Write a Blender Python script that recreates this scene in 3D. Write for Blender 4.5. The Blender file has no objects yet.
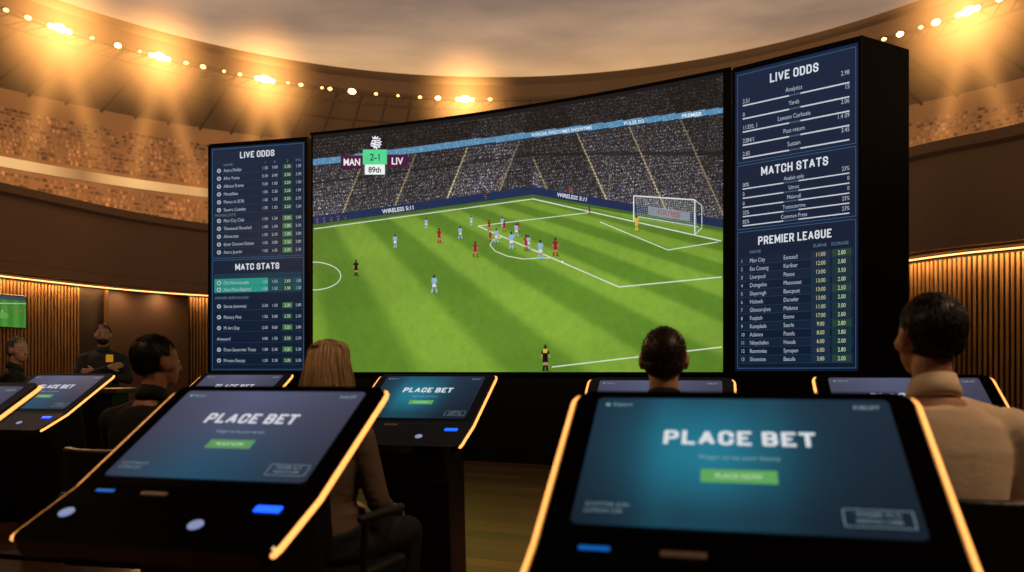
import bpy, math, random, bmesh
import numpy as np
from mathutils import Vector, Matrix, Euler
random.seed(7); np.random.seed(7)
scene=bpy.context.scene
scene.view_settings.view_transform='Standard'
COL=scene.collection
F=796.0; CU=512.0; HY=372.0; CH=1.15

def lin(c):
    out=[]
    for x in c[:3]:
        x=x/255.0
        out.append(x/12.92 if x<=.04045 else ((x+.055)/1.055)**2.4)
    return tuple(out)

# ---------------------------------------------------------------- materials
def mat(name,col,rough=.5,metal=0,emit=None,es=1.0,noise=0,nscale=20,bump=0,spec=.5,stretch=None,bd=.01):
    m=bpy.data.materials.new(name); m.use_nodes=True
    nt=m.node_tree; b=nt.nodes['Principled BSDF']
    c=lin(col)
    b.inputs['Base Color'].default_value=(*c,1)
    b.inputs['Roughness'].default_value=rough
    b.inputs['Metallic'].default_value=metal
    b.inputs['Specular IOR Level'].default_value=spec
    if noise or bump:
        tc=nt.nodes.new('ShaderNodeTexCoord'); mp=nt.nodes.new('ShaderNodeMapping')
        if stretch: mp.inputs['Scale'].default_value=stretch
        n=nt.nodes.new('ShaderNodeTexNoise'); n.inputs['Scale'].default_value=nscale; n.inputs['Detail'].default_value=4
        nt.links.new(tc.outputs['Object'],mp.inputs[0]); nt.links.new(mp.outputs[0],n.inputs['Vector'])
        if noise:
            r=nt.nodes.new('ShaderNodeValToRGB')
            r.color_ramp.elements[0].position=.3; r.color_ramp.elements[1].position=.7
            r.color_ramp.elements[0].color=(*[x*(1-noise) for x in c],1)
            r.color_ramp.elements[1].color=(*[min(1,x*(1+noise)) for x in c],1)
            nt.links.new(n.outputs['Fac'],r.inputs[0]); nt.links.new(r.outputs[0],b.inputs['Base Color'])
        if bump:
            bp=nt.nodes.new('ShaderNodeBump'); bp.inputs['Strength'].default_value=bump; bp.inputs['Distance'].default_value=bd
            nt.links.new(n.outputs['Fac'],bp.inputs['Height']); nt.links.new(bp.outputs[0],b.inputs['Normal'])
    if emit:
        b.inputs['Emission Color'].default_value=(*lin(emit),1); b.inputs['Emission Strength'].default_value=es
    return m

def screen_mat(name,es=1.0,rough=.35,noise=0,spec=.3):
    m=bpy.data.materials.new(name); m.use_nodes=True
    nt=m.node_tree; b=nt.nodes['Principled BSDF']
    a=nt.nodes.new('ShaderNodeAttribute'); a.attribute_name='col'
    b.inputs['Base Color'].default_value=(.004,.004,.005,1); b.inputs['Roughness'].default_value=rough
    b.inputs['Specular IOR Level'].default_value=spec
    b.inputs['Emission Strength'].default_value=es
    if noise:
        tc=nt.nodes.new('ShaderNodeTexCoord'); n=nt.nodes.new('ShaderNodeTexNoise'); n.inputs['Scale'].default_value=9; n.inputs['Detail'].default_value=8; n.inputs['Roughness'].default_value=.75
        mr=nt.nodes.new('ShaderNodeMapRange'); mr.inputs['From Min'].default_value=.3; mr.inputs['From Max'].default_value=.7
        mr.inputs['To Min'].default_value=1-noise; mr.inputs['To Max'].default_value=1+noise
        vm=nt.nodes.new('ShaderNodeVectorMath'); vm.operation='SCALE'
        nt.links.new(tc.outputs['Object'],n.inputs['Vector']); nt.links.new(n.outputs['Fac'],mr.inputs['Value'])
        nt.links.new(a.outputs['Color'],vm.inputs[0]); nt.links.new(mr.outputs[0],vm.inputs['Scale'])
        nt.links.new(vm.outputs[0],b.inputs['Emission Color'])
    else:
        nt.links.new(a.outputs['Color'],b.inputs['Emission Color'])
    return m

M={}
M['black']=mat('black_metal',(12,12,13),.35,.0,noise=.2,nscale=8,spec=.4)
M['gloss']=mat('black_gloss',(9,9,11),.10,noise=.1,nscale=5,spec=.8)
M['tower']=mat('tower_black',(10,9,9),.6,noise=.2,nscale=4,spec=.1)
M['strip']=mat('warm_led',(255,200,120),.4,emit=(255,168,86),es=1.8)
M['ledthin']=mat('warm_led_cove',(255,190,110),.4,emit=(255,184,108),es=3.0)
M['blue']=mat('blue_led',(20,60,255),.3,emit=(20,80,255),es=2.4)
M['bluedim']=mat('blue_label',(20,100,200),.3,emit=(20,110,210),es=.6)
M['knob']=mat('glowing_key',(120,130,160),.25,.2,emit=(160,176,225),es=.55,noise=.05)
M['slot']=mat('card_slot',(110,86,70),.4,.3,noise=.1,emit=(110,76,56),es=.25)
M['screen']=screen_mat('video_surface',1.0,noise=.12)
M['panel']=screen_mat('data_surface',.92)
M['kscreen']=screen_mat('kiosk_surface',.95,rough=.22,spec=.2)
M['seat']=mat('dark_leather',(16,15,16),.5,noise=.2,nscale=30,bump=.2)
M['chrome']=mat('dark_chrome',(60,60,62),.3,.9,noise=.1)
hm=bpy.data.materials.new('hair'); hm.use_nodes=True; b_=hm.node_tree.nodes['Principled BSDF']
a_=hm.node_tree.nodes.new('ShaderNodeAttribute'); a_.attribute_name='col'; hm.node_tree.links.new(a_.outputs['Color'],b_.inputs['Base Color'])
b_.inputs['Roughness'].default_value=.45; b_.inputs['Specular IOR Level'].default_value=.4
M['hair']=hm

# ---------------------------------------------------------------- helpers
def finish(ob,parent=None,name=None,**kw):
    if name: ob.name=name
    if ob.name not in COL.objects: COL.objects.link(ob)
    if parent: ob.parent=parent
    for k,v in kw.items(): ob[k]=v
    return ob
def mesh_ob(name,verts,faces,material,parent=None,smooth=False,cols=None,mats=None,fm=None,**kw):
    me=bpy.data.meshes.new(name); me.from_pydata([tuple(v) for v in verts],[],faces); me.update()
    for m in (mats or [material]): me.materials.append(m)
    if fm is not None: me.polygons.foreach_set('material_index',fm)
    if cols is not None:
        at=me.color_attributes.new('col','FLOAT_COLOR','POINT')
        a=np.ones((len(verts),4),dtype=np.float32); a[:,:3]=np.array(cols)[:,:3]; at.data.foreach_set('color',a.ravel())
    if smooth: me.polygons.foreach_set('use_smooth',[True]*len(me.polygons))
    return finish(bpy.data.objects.new(name,me),parent,**kw)
def fixn(o):
    bm=bmesh.new(); bm.from_mesh(o.data); bmesh.ops.recalc_face_normals(bm,faces=bm.faces); bm.to_mesh(o.data); bm.free(); return o
def empty(name,loc=(0,0,0),yaw=0,**kw):
    e=bpy.data.objects.new(name,None); e.empty_display_size=.1; e.location=loc; e.rotation_euler=(0,0,yaw)
    return finish(e,**kw)
def bevel(ob,w,seg=3):
    b=ob.modifiers.new('bevel','BEVEL'); b.width=w; b.segments=seg; b.limit_method='ANGLE'; b.angle_limit=math.radians(30); return ob
def box_vf(x0,x1,y0,y1,z0,z1):
    v=[(x0,y0,z0),(x1,y0,z0),(x1,y1,z0),(x0,y1,z0),(x0,y0,z1),(x1,y0,z1),(x1,y1,z1),(x0,y1,z1)]
    f=[(0,3,2,1),(4,5,6,7),(0,1,5,4),(1,2,6,5),(2,3,7,6),(3,0,4,7)]
    return v,f
def prism(name,foot,z0,z1,material,parent=None,**kw):
    n=len(foot); v=[(x,y,z0) for x,y in foot]+[(x,y,z1) for x,y in foot]
    f=[tuple(range(n))[::-1],tuple(range(n,2*n))]+[(i,(i+1)%n,(i+1)%n+n,i+n) for i in range(n)]
    return mesh_ob(name,v,f,material,parent,**kw)
def extrude_profile(name,prof,x0,x1,material,parent=None,**kw):
    n=len(prof); v=[(x0,y,z) for y,z in prof]+[(x1,y,z) for y,z in prof]
    f=[tuple(range(n)),tuple(range(n,2*n))[::-1]]+[(i,i+n,(i+1)%n+n,(i+1)%n) for i in range(n)]
    return fixn(mesh_ob(name,v,f,material,parent,**kw))
class Prims:
    def __init__(s): s.v=[]; s.f=[]
    def add(s,v,f):
        o=len(s.v); s.v+= [tuple(x) for x in v]; s.f+=[tuple(i+o for i in q) for q in f]
    def capsule(s,p1,r1,p2,r2,n=14,h=4,caps=True):
        p1=Vector(p1);p2=Vector(p2); d=(p2-p1)
        L=d.length; d=d.normalized() if L>1e-6 else Vector((0,0,1))
        a=d.orthogonal().normalized(); b=d.cross(a)
        rings=[]
        if caps:
            for i in range(1,h+1):
                t=i/h*math.pi/2; rings.append((p1-d*r1*math.cos(t),r1*math.sin(t)))
            for i in range(0,h):
                t=i/h*math.pi/2; rings.append((p2+d*r2*math.sin(t),r2*math.cos(t)))
            v=[p1-d*r1]
        else:
            rings=[(p1,r1),(p2,r2)]; v=[p1]
        for c,r in rings:
            for k in range(n):
                t=2*math.pi*k/n; v.append(c+a*r*math.cos(t)+b*r*math.sin(t))
        v.append(p2+d*r2 if caps else p2)
        f=[]
        for k in range(n): f.append((0,1+(k+1)%n,1+k))
        R=len(rings)
        for i in range(R-1):
            for k in range(n):
                f.append((1+i*n+k,1+i*n+(k+1)%n,1+(i+1)*n+(k+1)%n,1+(i+1)*n+k))
        e=len(v)-1
        for k in range(n): f.append((e,1+(R-1)*n+k,1+(R-1)*n+(k+1)%n))
        s.add(v,f)
    def loft(s,rings,n=28,M4=None):
        v=[];f=[]
        v.append(Vector((rings[0][0],rings[0][1],rings[0][2])))
        for cx,cy,cz,rx,ry in rings:
            for k in range(n):
                t=2*math.pi*k/n; c=math.cos(t); sn=math.sin(t)
                e=.85
                v.append(Vector((cx+rx*math.copysign(abs(c)**e,c),cy+ry*math.copysign(abs(sn)**e,sn),cz)))
        v.append(Vector((rings[-1][0],rings[-1][1],rings[-1][2])))
        for k in range(n): f.append((0,1+(k+1)%n,1+k))
        for i in range(len(rings)-1):
            for k in range(n): f.append((1+i*n+k,1+i*n+(k+1)%n,1+(i+1)*n+(k+1)%n,1+(i+1)*n+k))
        e=len(v)-1;R=len(rings)
        for k in range(n): f.append((e,1+(R-1)*n+k,1+(R-1)*n+(k+1)%n))
        s.add(v,f)
    def ell(s,c,r,M4=None,n=20,h=12):
        v=[Vector((0,0,-1))]
        for i in range(1,h):
            t=math.pi*i/h-math.pi/2
            for k in range(n):
                a=2*math.pi*k/n; v.append(Vector((math.cos(t)*math.cos(a),math.cos(t)*math.sin(a),math.sin(t))))
        v.append(Vector((0,0,1)))
        v=[Vector((c[0]+q.x*r[0],c[1]+q.y*r[1],c[2]+q.z*r[2])) for q in v]
        if M4: v=[M4@q for q in v]
        f=[]
        for k in range(n): f.append((0,1+(k+1)%n,1+k))
        for i in range(h-2):
            for k in range(n): f.append((1+i*n+k,1+i*n+(k+1)%n,1+(i+1)*n+(k+1)%n,1+(i+1)*n+k))
        e=len(v)-1
        for k in range(n): f.append((e,1+(h-2)*n+k,1+(h-2)*n+(k+1)%n))
        s.add(v,f)
    def remesh(s,name,material,voxel=.008,it=4,parent=None,**kw):
        me=bpy.data.meshes.new(name); me.from_pydata(s.v,[],s.f); me.update()
        t=bpy.data.objects.new('tmp',me); COL.objects.link(t)
        r=t.modifiers.new('r','REMESH'); r.mode='VOXEL'; r.voxel_size=voxel; r.use_smooth_shade=True
        if it:
            sm=t.modifiers.new('s','SMOOTH'); sm.iterations=it; sm.factor=.5
        dg=bpy.context.evaluated_depsgraph_get()
        m2=bpy.data.meshes.new_from_object(t.evaluated_get(dg)); m2.name=name
        bpy.data.objects.remove(t); bpy.data.meshes.remove(me)
        m2.materials.clear(); m2.materials.append(material)
        m2.polygons.foreach_set('use_smooth',[True]*len(m2.polygons))
        return finish(bpy.data.objects.new(name,m2),parent,**kw)
    def build(s,name,material,parent=None,smooth=True,**kw):
        return mesh_ob(name,s.v,s.f,material,parent,smooth=smooth,**kw)

# ---------------------------------------------------------------- text
_tc={}
def tmesh(st,bold):
    k=(st,bold)
    if k in _tc: return _tc[k]
    cu=bpy.data.curves.new('t','FONT'); cu.body=st; cu.size=1; cu.resolution_u=3; cu.offset=bold
    o=bpy.data.objects.new('t',cu); COL.objects.link(o)
    dg=bpy.context.evaluated_depsgraph_get()
    e=o.evaluated_get(dg); me=e.to_mesh()
    v=np.array([(q.co.x,q.co.y) for q in me.vertices]) if len(me.vertices) else np.zeros((0,2))
    f=[tuple(p.vertices) for p in me.polygons]
    e.to_mesh_clear(); bpy.data.objects.remove(o); bpy.data.curves.remove(cu)
    _tc[k]=(v,f); return _tc[k]
# narrow grotesque capitals for the headings (stroke skeletons, y down)
_P=[(0,1),(0,0),(.72,0),(.93,.08),(1,.22),(1,.34),(.93,.48),(.72,.56),(0,.56)]
_C=[(1,.30),(1,.18),(.86,.04),(.66,0),(.34,0),(.14,.04),(0,.18),(0,.82),(.14,.96),(.34,1),(.66,1),(.86,.96),(1,.82),(1,.70)]
_O=[(.34,0),(.66,0),(.86,.04),(1,.18),(1,.82),(.86,.96),(.66,1),(.34,1),(.14,.96),(0,.82),(0,.18),(.14,.04),(.34,0)]
GL={'A':(1.12,[[(0,1),(.5,0),(1,1)],[(.2,.68),(.8,.68)]]),
'B':(1,[[(0,0),(0,1),(.7,1),(.92,.94),(1,.80),(1,.68),(.92,.55),(.7,.49),(0,.49)],[(.7,.49),(.9,.42),(.95,.30),(.95,.18),(.88,.06),(.68,0),(0,0)]]),
'C':(1,[_C]),'D':(1,[[(0,0),(0,1),(.6,1),(.88,.92),(1,.74),(1,.26),(.88,.08),(.6,0),(0,0)]]),
'E':(.86,[[(1,0),(0,0),(0,1),(1,1)],[(0,.49),(.88,.49)]]),'G':(1,[_C+[(1,.54),(.56,.54)]]),
'H':(1,[[(0,0),(0,1)],[(1,0),(1,1)],[(0,.49),(1,.49)]]),'I':(0,[[(0,0),(0,1)]]),'L':(.82,[[(0,0),(0,1),(1,1)]]),
'M':(1.35,[[(0,1),(0,0),(.5,.78),(1,0),(1,1)]]),'O':(1,[_O]),'P':(1,[_P]),'R':(1,[_P,[(.55,.56),(1,1)]]),
'S':(1,[[(.98,.27),(.96,.16),(.82,.04),(.64,0),(.36,0),(.14,.05),(.02,.18),(.02,.32),(.14,.42),(.5,.50),(.86,.58),(.99,.68),(.99,.82),(.86,.95),(.64,1),(.36,1),(.14,.96),(.02,.84),(0,.72)]]),
'T':(1,[[(0,0),(1,0)],[(.5,0),(.5,1)]]),'U':(1,[[(0,0),(0,.80),(.14,.95),(.34,1),(.66,1),(.86,.95),(1,.80),(1,0)]]),'V':(1.1,[[(0,0),(.5,1),(1,0)]])}

class Painter:
    """b axis grows downward; mp(a,b,off)->xyz"""
    def __init__(s,mp,step=.002): s.mp=mp; s.v=[]; s.f=[]; s.c=[]; s.step=step
    def poly(s,pts,col,layer=1):
        o=len(s.v); s.v+=[s.mp(a,b,layer*s.step) for a,b in pts]
        s.f.append(tuple(range(o,o+len(pts)))); s.c+=[lin(col)]*len(pts)
    def rect(s,x0,y0,x1,y1,col,layer=1): s.poly([(x0,y1),(x1,y1),(x1,y0),(x0,y0)],col,layer)
    def grad(s,x0,y0,x1,y1,nx,ny,fn,layer=1):
        o=len(s.v)
        for j in range(ny+1):
            for i in range(nx+1):
                a=x0+(x1-x0)*i/nx; b=y0+(y1-y0)*j/ny
                s.v.append(s.mp(a,b,layer*s.step)); s.c.append(lin(fn(i/nx,j/ny)))
        for j in range(ny):
            for i in range(nx):
                p=o+j*(nx+1)+i; s.f.append((p+nx+1,p+nx+2,p+1,p))
    def line(s,x0,y0,x1,y1,w,col,layer=2,seg=None):
        L=math.hypot(x1-x0,y1-y0); nx=-(y1-y0)/L*w/2; ny=(x1-x0)/L*w/2
        n=seg or 1
        for i in range(n):
            t0=i/n;t1=(i+1)/n
            ax=x0+(x1-x0)*t0;ay=y0+(y1-y0)*t0;bx=x0+(x1-x0)*t1;by=y0+(y1-y0)*t1
            s.poly([(ax+nx,ay+ny),(bx+nx,by+ny),(bx-nx,by-ny),(ax-nx,ay-ny)],col,layer)
    def disc(s,x,y,rx,ry,col,layer=2,n=10):
        s.poly([(x+rx*math.cos(-2*math.pi*k/n),y+ry*math.sin(-2*math.pi*k/n)) for k in range(n)],col,layer)
    def head(s,st,x,y,cap,col,xs=1.0,layer=3,wt=.17):
        gw_=.44*cap*xs; tw=wt*cap; gap=.13*cap
        adv=[]
        for ch in st: adv.append((.30*cap*xs) if ch==' ' else GL[ch][0]*gw_+tw+gap)
        X=x-(sum(adv)-gap)/2
        for ch,a in zip(st,adv):
            if ch!=' ':
                w_=GL[ch][0]*gw_; ox=X+tw/2; oy=y-cap/2+tw/2; h=cap-tw
                for pl in GL[ch][1]:
                    pp=[(ox+px*w_,oy+py*h) for px,py in pl]
                    for i,(q,r) in enumerate(zip(pp,pp[1:])):
                        d=math.hypot(r[0]-q[0],r[1]-q[1])
                        if d<1e-9: continue
                        ex=tw*.30/d if len(pl)>2 else tw*.5/d*(1 if abs(q[0]-r[0])<1e-9 else 0)
                        e0=tw*.5/d if i==0 or (len(pl)<6) else ex*.0; e1=tw*.5/d if i==len(pp)-2 or (len(pl)<6) else 0
                        if len(pl)==3 and ch in 'AV': e0=e1=tw*.12/d
                        if ch=='A' and len(pl)==2 or ch in 'TEH' and len(pl)==2 and abs(q[1]-r[1])<1e-9 and ch!='T': e0=e1=0
                        s.line(q[0]-(r[0]-q[0])*e0,q[1]-(r[1]-q[1])*e0,r[0]+(r[0]-q[0])*e1,r[1]+(r[1]-q[1])*e1,tw,col,layer)
                        if 0<i and len(pl)>=6: s.disc(q[0],q[1],tw/2,tw/2,col,layer,8)
            X+=a
    def text(s,st,x,y,cap,col,al='c',bold=.0,xs=1.0,layer=3,ang=0):
        v,f=tmesh(st,bold)
        if not len(v): return
        sc=cap/.7; w=v[:,0].max()*sc*xs
        ox={'c':-w/2,'l':0,'r':-w}[al]
        ca,sa=math.cos(ang),math.sin(ang)
        o=len(s.v)
        for p in v:
            lx=ox+p[0]*sc*xs; ly=-(p[1]*sc-cap/2)
            s.v.append(s.mp(x+lx*ca-ly*sa,y+lx*sa+ly*ca,layer*s.step))
        s.f+=[tuple(i+o for i in q) for q in f]; s.c+=[lin(col)]*len(v)
    def build(s,name,material,parent,**kw):
        return mesh_ob(name,s.v,s.f,material,parent,cols=s.c,**kw)

# ================================================================ camera
cam=bpy.data.cameras.new('camera'); co=bpy.data.objects.new('camera',cam); COL.objects.link(co)
cam.sensor_width=36; cam.lens=F/1024*36; cam.shift_y=(HY-286)/1024
co.location=(0,0,CH); co.rotation_euler=(math.pi/2,0,0); cam.clip_end=500
cam.dof.use_dof=True; cam.dof.focus_distance=6.2; cam.dof.aperture_fstop=2.5
scene.camera=co

# ================================================================ world
w=bpy.data.worlds.new('dusk_sky'); scene.world=w; w.use_nodes=True
nt=w.node_tree; bg=nt.nodes['Background']
tc=nt.nodes.new('ShaderNodeTexCoord'); mp=nt.nodes.new('ShaderNodeMapping'); mp.inputs['Scale'].default_value=(1.7,1.7,9)
mp.inputs['Rotation'].default_value=(.04,.06,.3)
nz=nt.nodes.new('ShaderNodeTexNoise'); nz.inputs['Scale'].default_value=1.6; nz.inputs['Detail'].default_value=6; nz.inputs['Roughness'].default_value=.5; nz.inputs['Distortion'].default_value=.15
sp=nt.nodes.new('ShaderNodeSeparateXYZ')
r1=nt.nodes.new('ShaderNodeValToRGB'); r2=nt.nodes.new('ShaderNodeValToRGB')
def ramp(r,els):
    cr=r.color_ramp
    while len(cr.elements)<len(els): cr.elements.new(.5)
    for e,(p,c) in zip(cr.elements,els): e.position=p; e.color=(*lin(c),1)
ramp(r1,[(0,(90,60,40)),(.30,(252,210,146)),(.345,(240,190,132)),(.385,(206,166,130)),(.42,(176,146,122)),(.7,(78,68,64))])
ramp(r2,[(0,(70,48,34)),(.30,(228,172,112)),(.345,(190,144,102)),(.385,(142,116,98)),(.42,(114,97,86)),(.7,(50,44,42))])
mx=nt.nodes.new('ShaderNodeMixRGB'); st=nt.nodes.new('ShaderNodeValToRGB')
st.color_ramp.elements[0].position=.36; st.color_ramp.elements[1].position=.66
L=nt.links.new
L(tc.outputs['Generated'],mp.inputs[0]); L(mp.outputs[0],nz.inputs['Vector']); L(tc.outputs['Generated'],sp.inputs[0])
L(sp.outputs['Z'],r1.inputs[0]); L(sp.outputs['Z'],r2.inputs[0]); L(nz.outputs['Fac'],st.inputs[0])
L(st.outputs[0],mx.inputs[0]); L(r2.outputs[0],mx.inputs[1]); L(r1.outputs[0],mx.inputs[2]); L(mx.outputs[0],bg.inputs[0])
bg.inputs[1].default_value=1.0

# ================================================================ stadium
SC=(-2.0,40.0)
def ray_circle(u,R):
    k=(u-CU)/F
    A=k*k+1; B=-2*(k*SC[0]+SC[1]); C=SC[0]**2+SC[1]**2-R*R
    Y=(-B+math.sqrt(B*B-4*A*C))/(2*A); return k*Y,Y
def ring_mesh(name,prof,a0,a1,n,material,**kw):
    v=[];f=[];m=len(prof)
    for i in range(n+1):
        a=math.radians(a0+(a1-a0)*i/n)
        for R,z in prof: v.append((SC[0]+R*math.cos(a),SC[1]+R*math.sin(a),z))
    for i in range(n):
        for j in range(m-1): f.append((i*m+j,(i+1)*m+j,(i+1)*m+j+1,i*m+j+1))
    return mesh_ob(name,v,f,material,**kw)
M['concrete']=mat('stand_concrete_haze_glow',(100,72,50),.9,emit=(150,104,62),es=.42,noise=.3,nscale=.16)  # emission paints a warm haze veil over the concrete
M['roof']=mat('roof_steel_haze_glow',(56,42,32),.8,emit=(120,82,50),es=.30,noise=.35,nscale=.12)  # roof steel glows faintly, hazy light put into the material
M['beam']=mat('roof_beam',(38,29,22),.7,emit=(84,58,36),es=.3,noise=.2,nscale=1)  # same painted haze glow on the beams
prof=[(40.5,-.3),(41,5)]
for i in range(22):
    R=42+i*.78; z=6+i*.66; prof+=[(R,z),(R+.78,z)]
prof+=[(59.3,20.3),(59.3,22.2)]
for i in range(11):
    R=59.6+i*.66; z=22.3+i*.6; prof+=[(R,z),(R+.66,z)]
prof+=[(67,31.8)]
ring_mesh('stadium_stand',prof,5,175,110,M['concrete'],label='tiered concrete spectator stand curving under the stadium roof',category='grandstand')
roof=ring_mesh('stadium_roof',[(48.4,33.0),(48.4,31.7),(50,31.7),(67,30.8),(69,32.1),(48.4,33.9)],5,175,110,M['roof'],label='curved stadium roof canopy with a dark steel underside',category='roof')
p=Prims()
for i in range(56):
    a=math.radians(5+i*170/55)
    c,s_=math.cos(a),math.sin(a)
    p.capsule((SC[0]+48.6*c,SC[1]+48.6*s_,31.4),.16,(SC[0]+66.5*c,SC[1]+66.5*s_,30.5),.16,n=6,h=1)
p.build('roof_beam',M['beam'],roof,smooth=False,kind='stuff')
p=Prims()
for R,z in ((48.5,31.3),(49.6,30.6),(57,31.05)):
    for i in range(100):
        a=math.radians(5+i*1.7); b=math.radians(5+(i+1)*1.7)
        p.capsule((SC[0]+R*math.cos(a),SC[1]+R*math.sin(a),z),.11,(SC[0]+R*math.cos(b),SC[1]+R*math.sin(b),z),.11,n=6,h=1)
        if R<48.6:
            p.capsule((SC[0]+R*math.cos(a),SC[1]+R*math.sin(a),z),.07,(SC[0]+49.6*math.cos(b),SC[1]+49.6*math.sin(b),30.6),.07,n=5,h=1)
p.build('roof_ring_truss',M['beam'],roof,smooth=False)
def rb(a,b,off):
    R=59.15-off; t=math.radians(175-a*170); return (SC[0]+R*math.cos(t),SC[1]+R*math.sin(t),21.8-b*1.0)
P=Painter(rb,.03)
cs_=[np.array(random.choice([(214,162,102),(140,98,62),(184,132,80),(232,182,118)]),float) for _ in range(61)]
def rbc(i,j):
    t=i*60; k=min(59,int(t)); f=t-k; return tuple(cs_[k]*(1-f)+cs_[k+1]*f)
P.grad(0,0,1,1,240,1,rbc,0)
P.build('advertising_ribbon_board',M['panel'],None,label='glowing warm advertising ribbon board along the upper tier',category='advertising board')
M['crowd']=screen_mat('crowd_cloth_haze_glow',.42)  # spectators emit their own colour, warm haze painted in
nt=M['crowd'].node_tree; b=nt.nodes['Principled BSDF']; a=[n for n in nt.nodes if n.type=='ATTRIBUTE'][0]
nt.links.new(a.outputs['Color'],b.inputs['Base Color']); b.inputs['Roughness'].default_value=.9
base=np.array([(-.22,-.15,0),(.22,-.15,0),(.22,.15,0),(-.22,.15,0),(-.26,-.12,.62),(.26,-.12,.62),(.26,.12,.62),(-.26,.12,.62),
 (-.12,0,.8),(.12,0,.8),(0,-.12,.8),(0,.12,.8),(0,0,.95),(0,0,.62)])
bf=[(0,1,5,4),(1,2,6,5),(2,3,7,6),(3,0,4,7),(4,5,6,7),(8,10,12),(10,9,12),(9,11,12),(11,8,12),(10,8,13),(9,10,13),(11,9,13),(8,11,13)]
V=[];FF=[];CC=[]
pal=[(96,70,48),(112,82,56),(138,104,70),(154,116,80),(92,68,48),(124,92,62),(128,98,70),(146,108,74)]  # clothing tones blended towards the haze colour
rows=[(42+i*.78+.4,6+i*.66) for i in range(8,22)]+[(59.6+i*.66+.33,22.3+i*.6) for i in range(11)]
for R,z in rows:
    n=int(math.radians(150)*R/.42)
    for k in range(n):
        if random.random()<.14: continue
        a=math.radians(15)+math.radians(150)*(k+random.uniform(-.3,.3))/n
        dg_=math.degrees(a)
        if 60<dg_<118: continue
        if (dg_%6.5)<.35: continue
        ca,sa=math.cos(a-math.pi/2),math.sin(a-math.pi/2); s=random.uniform(.52,.7)
        o=len(V); cx=SC[0]+R*math.cos(a); cy=SC[1]+R*math.sin(a)
        tone=.92+.16*math.sin(dg_*.9+R*.35)*math.sin(R*.5+dg_*.23)
        c=lin(tuple(q*tone for q in random.choice(pal))); sk=lin((146*tone,108*tone,76*tone))
        for i,(x,y,zz) in enumerate(base):
            V.append((cx+(x*ca-y*sa)*s,cy+(x*sa+y*ca)*s,z+zz*s)); CC.append(c if i<8 else sk)
        FF+=[tuple(i+o for i in q) for q in bf]
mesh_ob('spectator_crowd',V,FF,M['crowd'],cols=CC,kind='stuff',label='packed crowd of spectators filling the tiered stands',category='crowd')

M['lamp']=mat('flood_lens',(255,230,190),.3,emit=(255,206,132),es=8)
M['lampsmall']=mat('small_flood_lens',(255,220,170),.3,emit=(255,196,116),es=3.2)
M['house']=mat('lamp_housing',(50,42,36),.5,.5,noise=.1)
def halo_mat(st,pwr):  # self-glowing volume standing in for haze lit by a lamp
    m=bpy.data.materials.new('halo_glow'); m.use_nodes=True; nt=m.node_tree
    for n in list(nt.nodes):
        if n.type!='OUTPUT_MATERIAL': nt.nodes.remove(n)
    out=nt.nodes[0]; tc=nt.nodes.new('ShaderNodeTexCoord'); ln=nt.nodes.new('ShaderNodeVectorMath'); ln.operation='LENGTH'
    sb=nt.nodes.new('ShaderNodeMath'); sb.operation='SUBTRACT'; sb.inputs[0].default_value=1; sb.use_clamp=True
    pw=nt.nodes.new('ShaderNodeMath'); pw.operation='POWER'; pw.inputs[1].default_value=pwr
    ml=nt.nodes.new('ShaderNodeMath'); ml.operation='MULTIPLY'; ml.inputs[1].default_value=st
    em=nt.nodes.new('ShaderNodeEmission'); em.inputs[0].default_value=(*lin((255,172,88)),1)
    nt.links.new(tc.outputs['Object'],ln.inputs[0]); nt.links.new(ln.outputs['Value'],sb.inputs[1]); nt.links.new(sb.outputs[0],pw.inputs[0])
    nt.links.new(pw.outputs[0],ml.inputs[0]); nt.links.new(ml.outputs[0],em.inputs[1]); nt.links.new(em.outputs[0],out.inputs['Volume'])
    return m
HL=halo_mat(1.15,3.2); HB=halo_mat(.24,1.6)
ps=Prims(); ps.ell((0,0,0),(1,1,1),n=24,h=14)
psme=bpy.data.meshes.new('halo_glow'); psme.from_pydata(ps.v,[],ps.f); psme.materials.append(HL)
psmb=bpy.data.meshes.new('beam_glow'); psmb.from_pydata(ps.v,[],ps.f); psmb.materials.append(HB)  # beam shape glows by itself, its light put into the volume
fl=[(6,1),(28,1.4),(60,3),(92,.8),(118,1.6),(140,.7),(160,3),(186,1),(203,1.4),(224,.7),(240,1),(265,3),(288,.7),(301,1.2),(322,.7),(330,1.2),(352,2.2),(376,.9),(398,.7),(420,1),(438,1.6),(465,3),(490,1.2),(884,1),(900,1.6),(921,.9),(936,2),(968,3),(1000,1.6),(1018,.8)]
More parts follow.
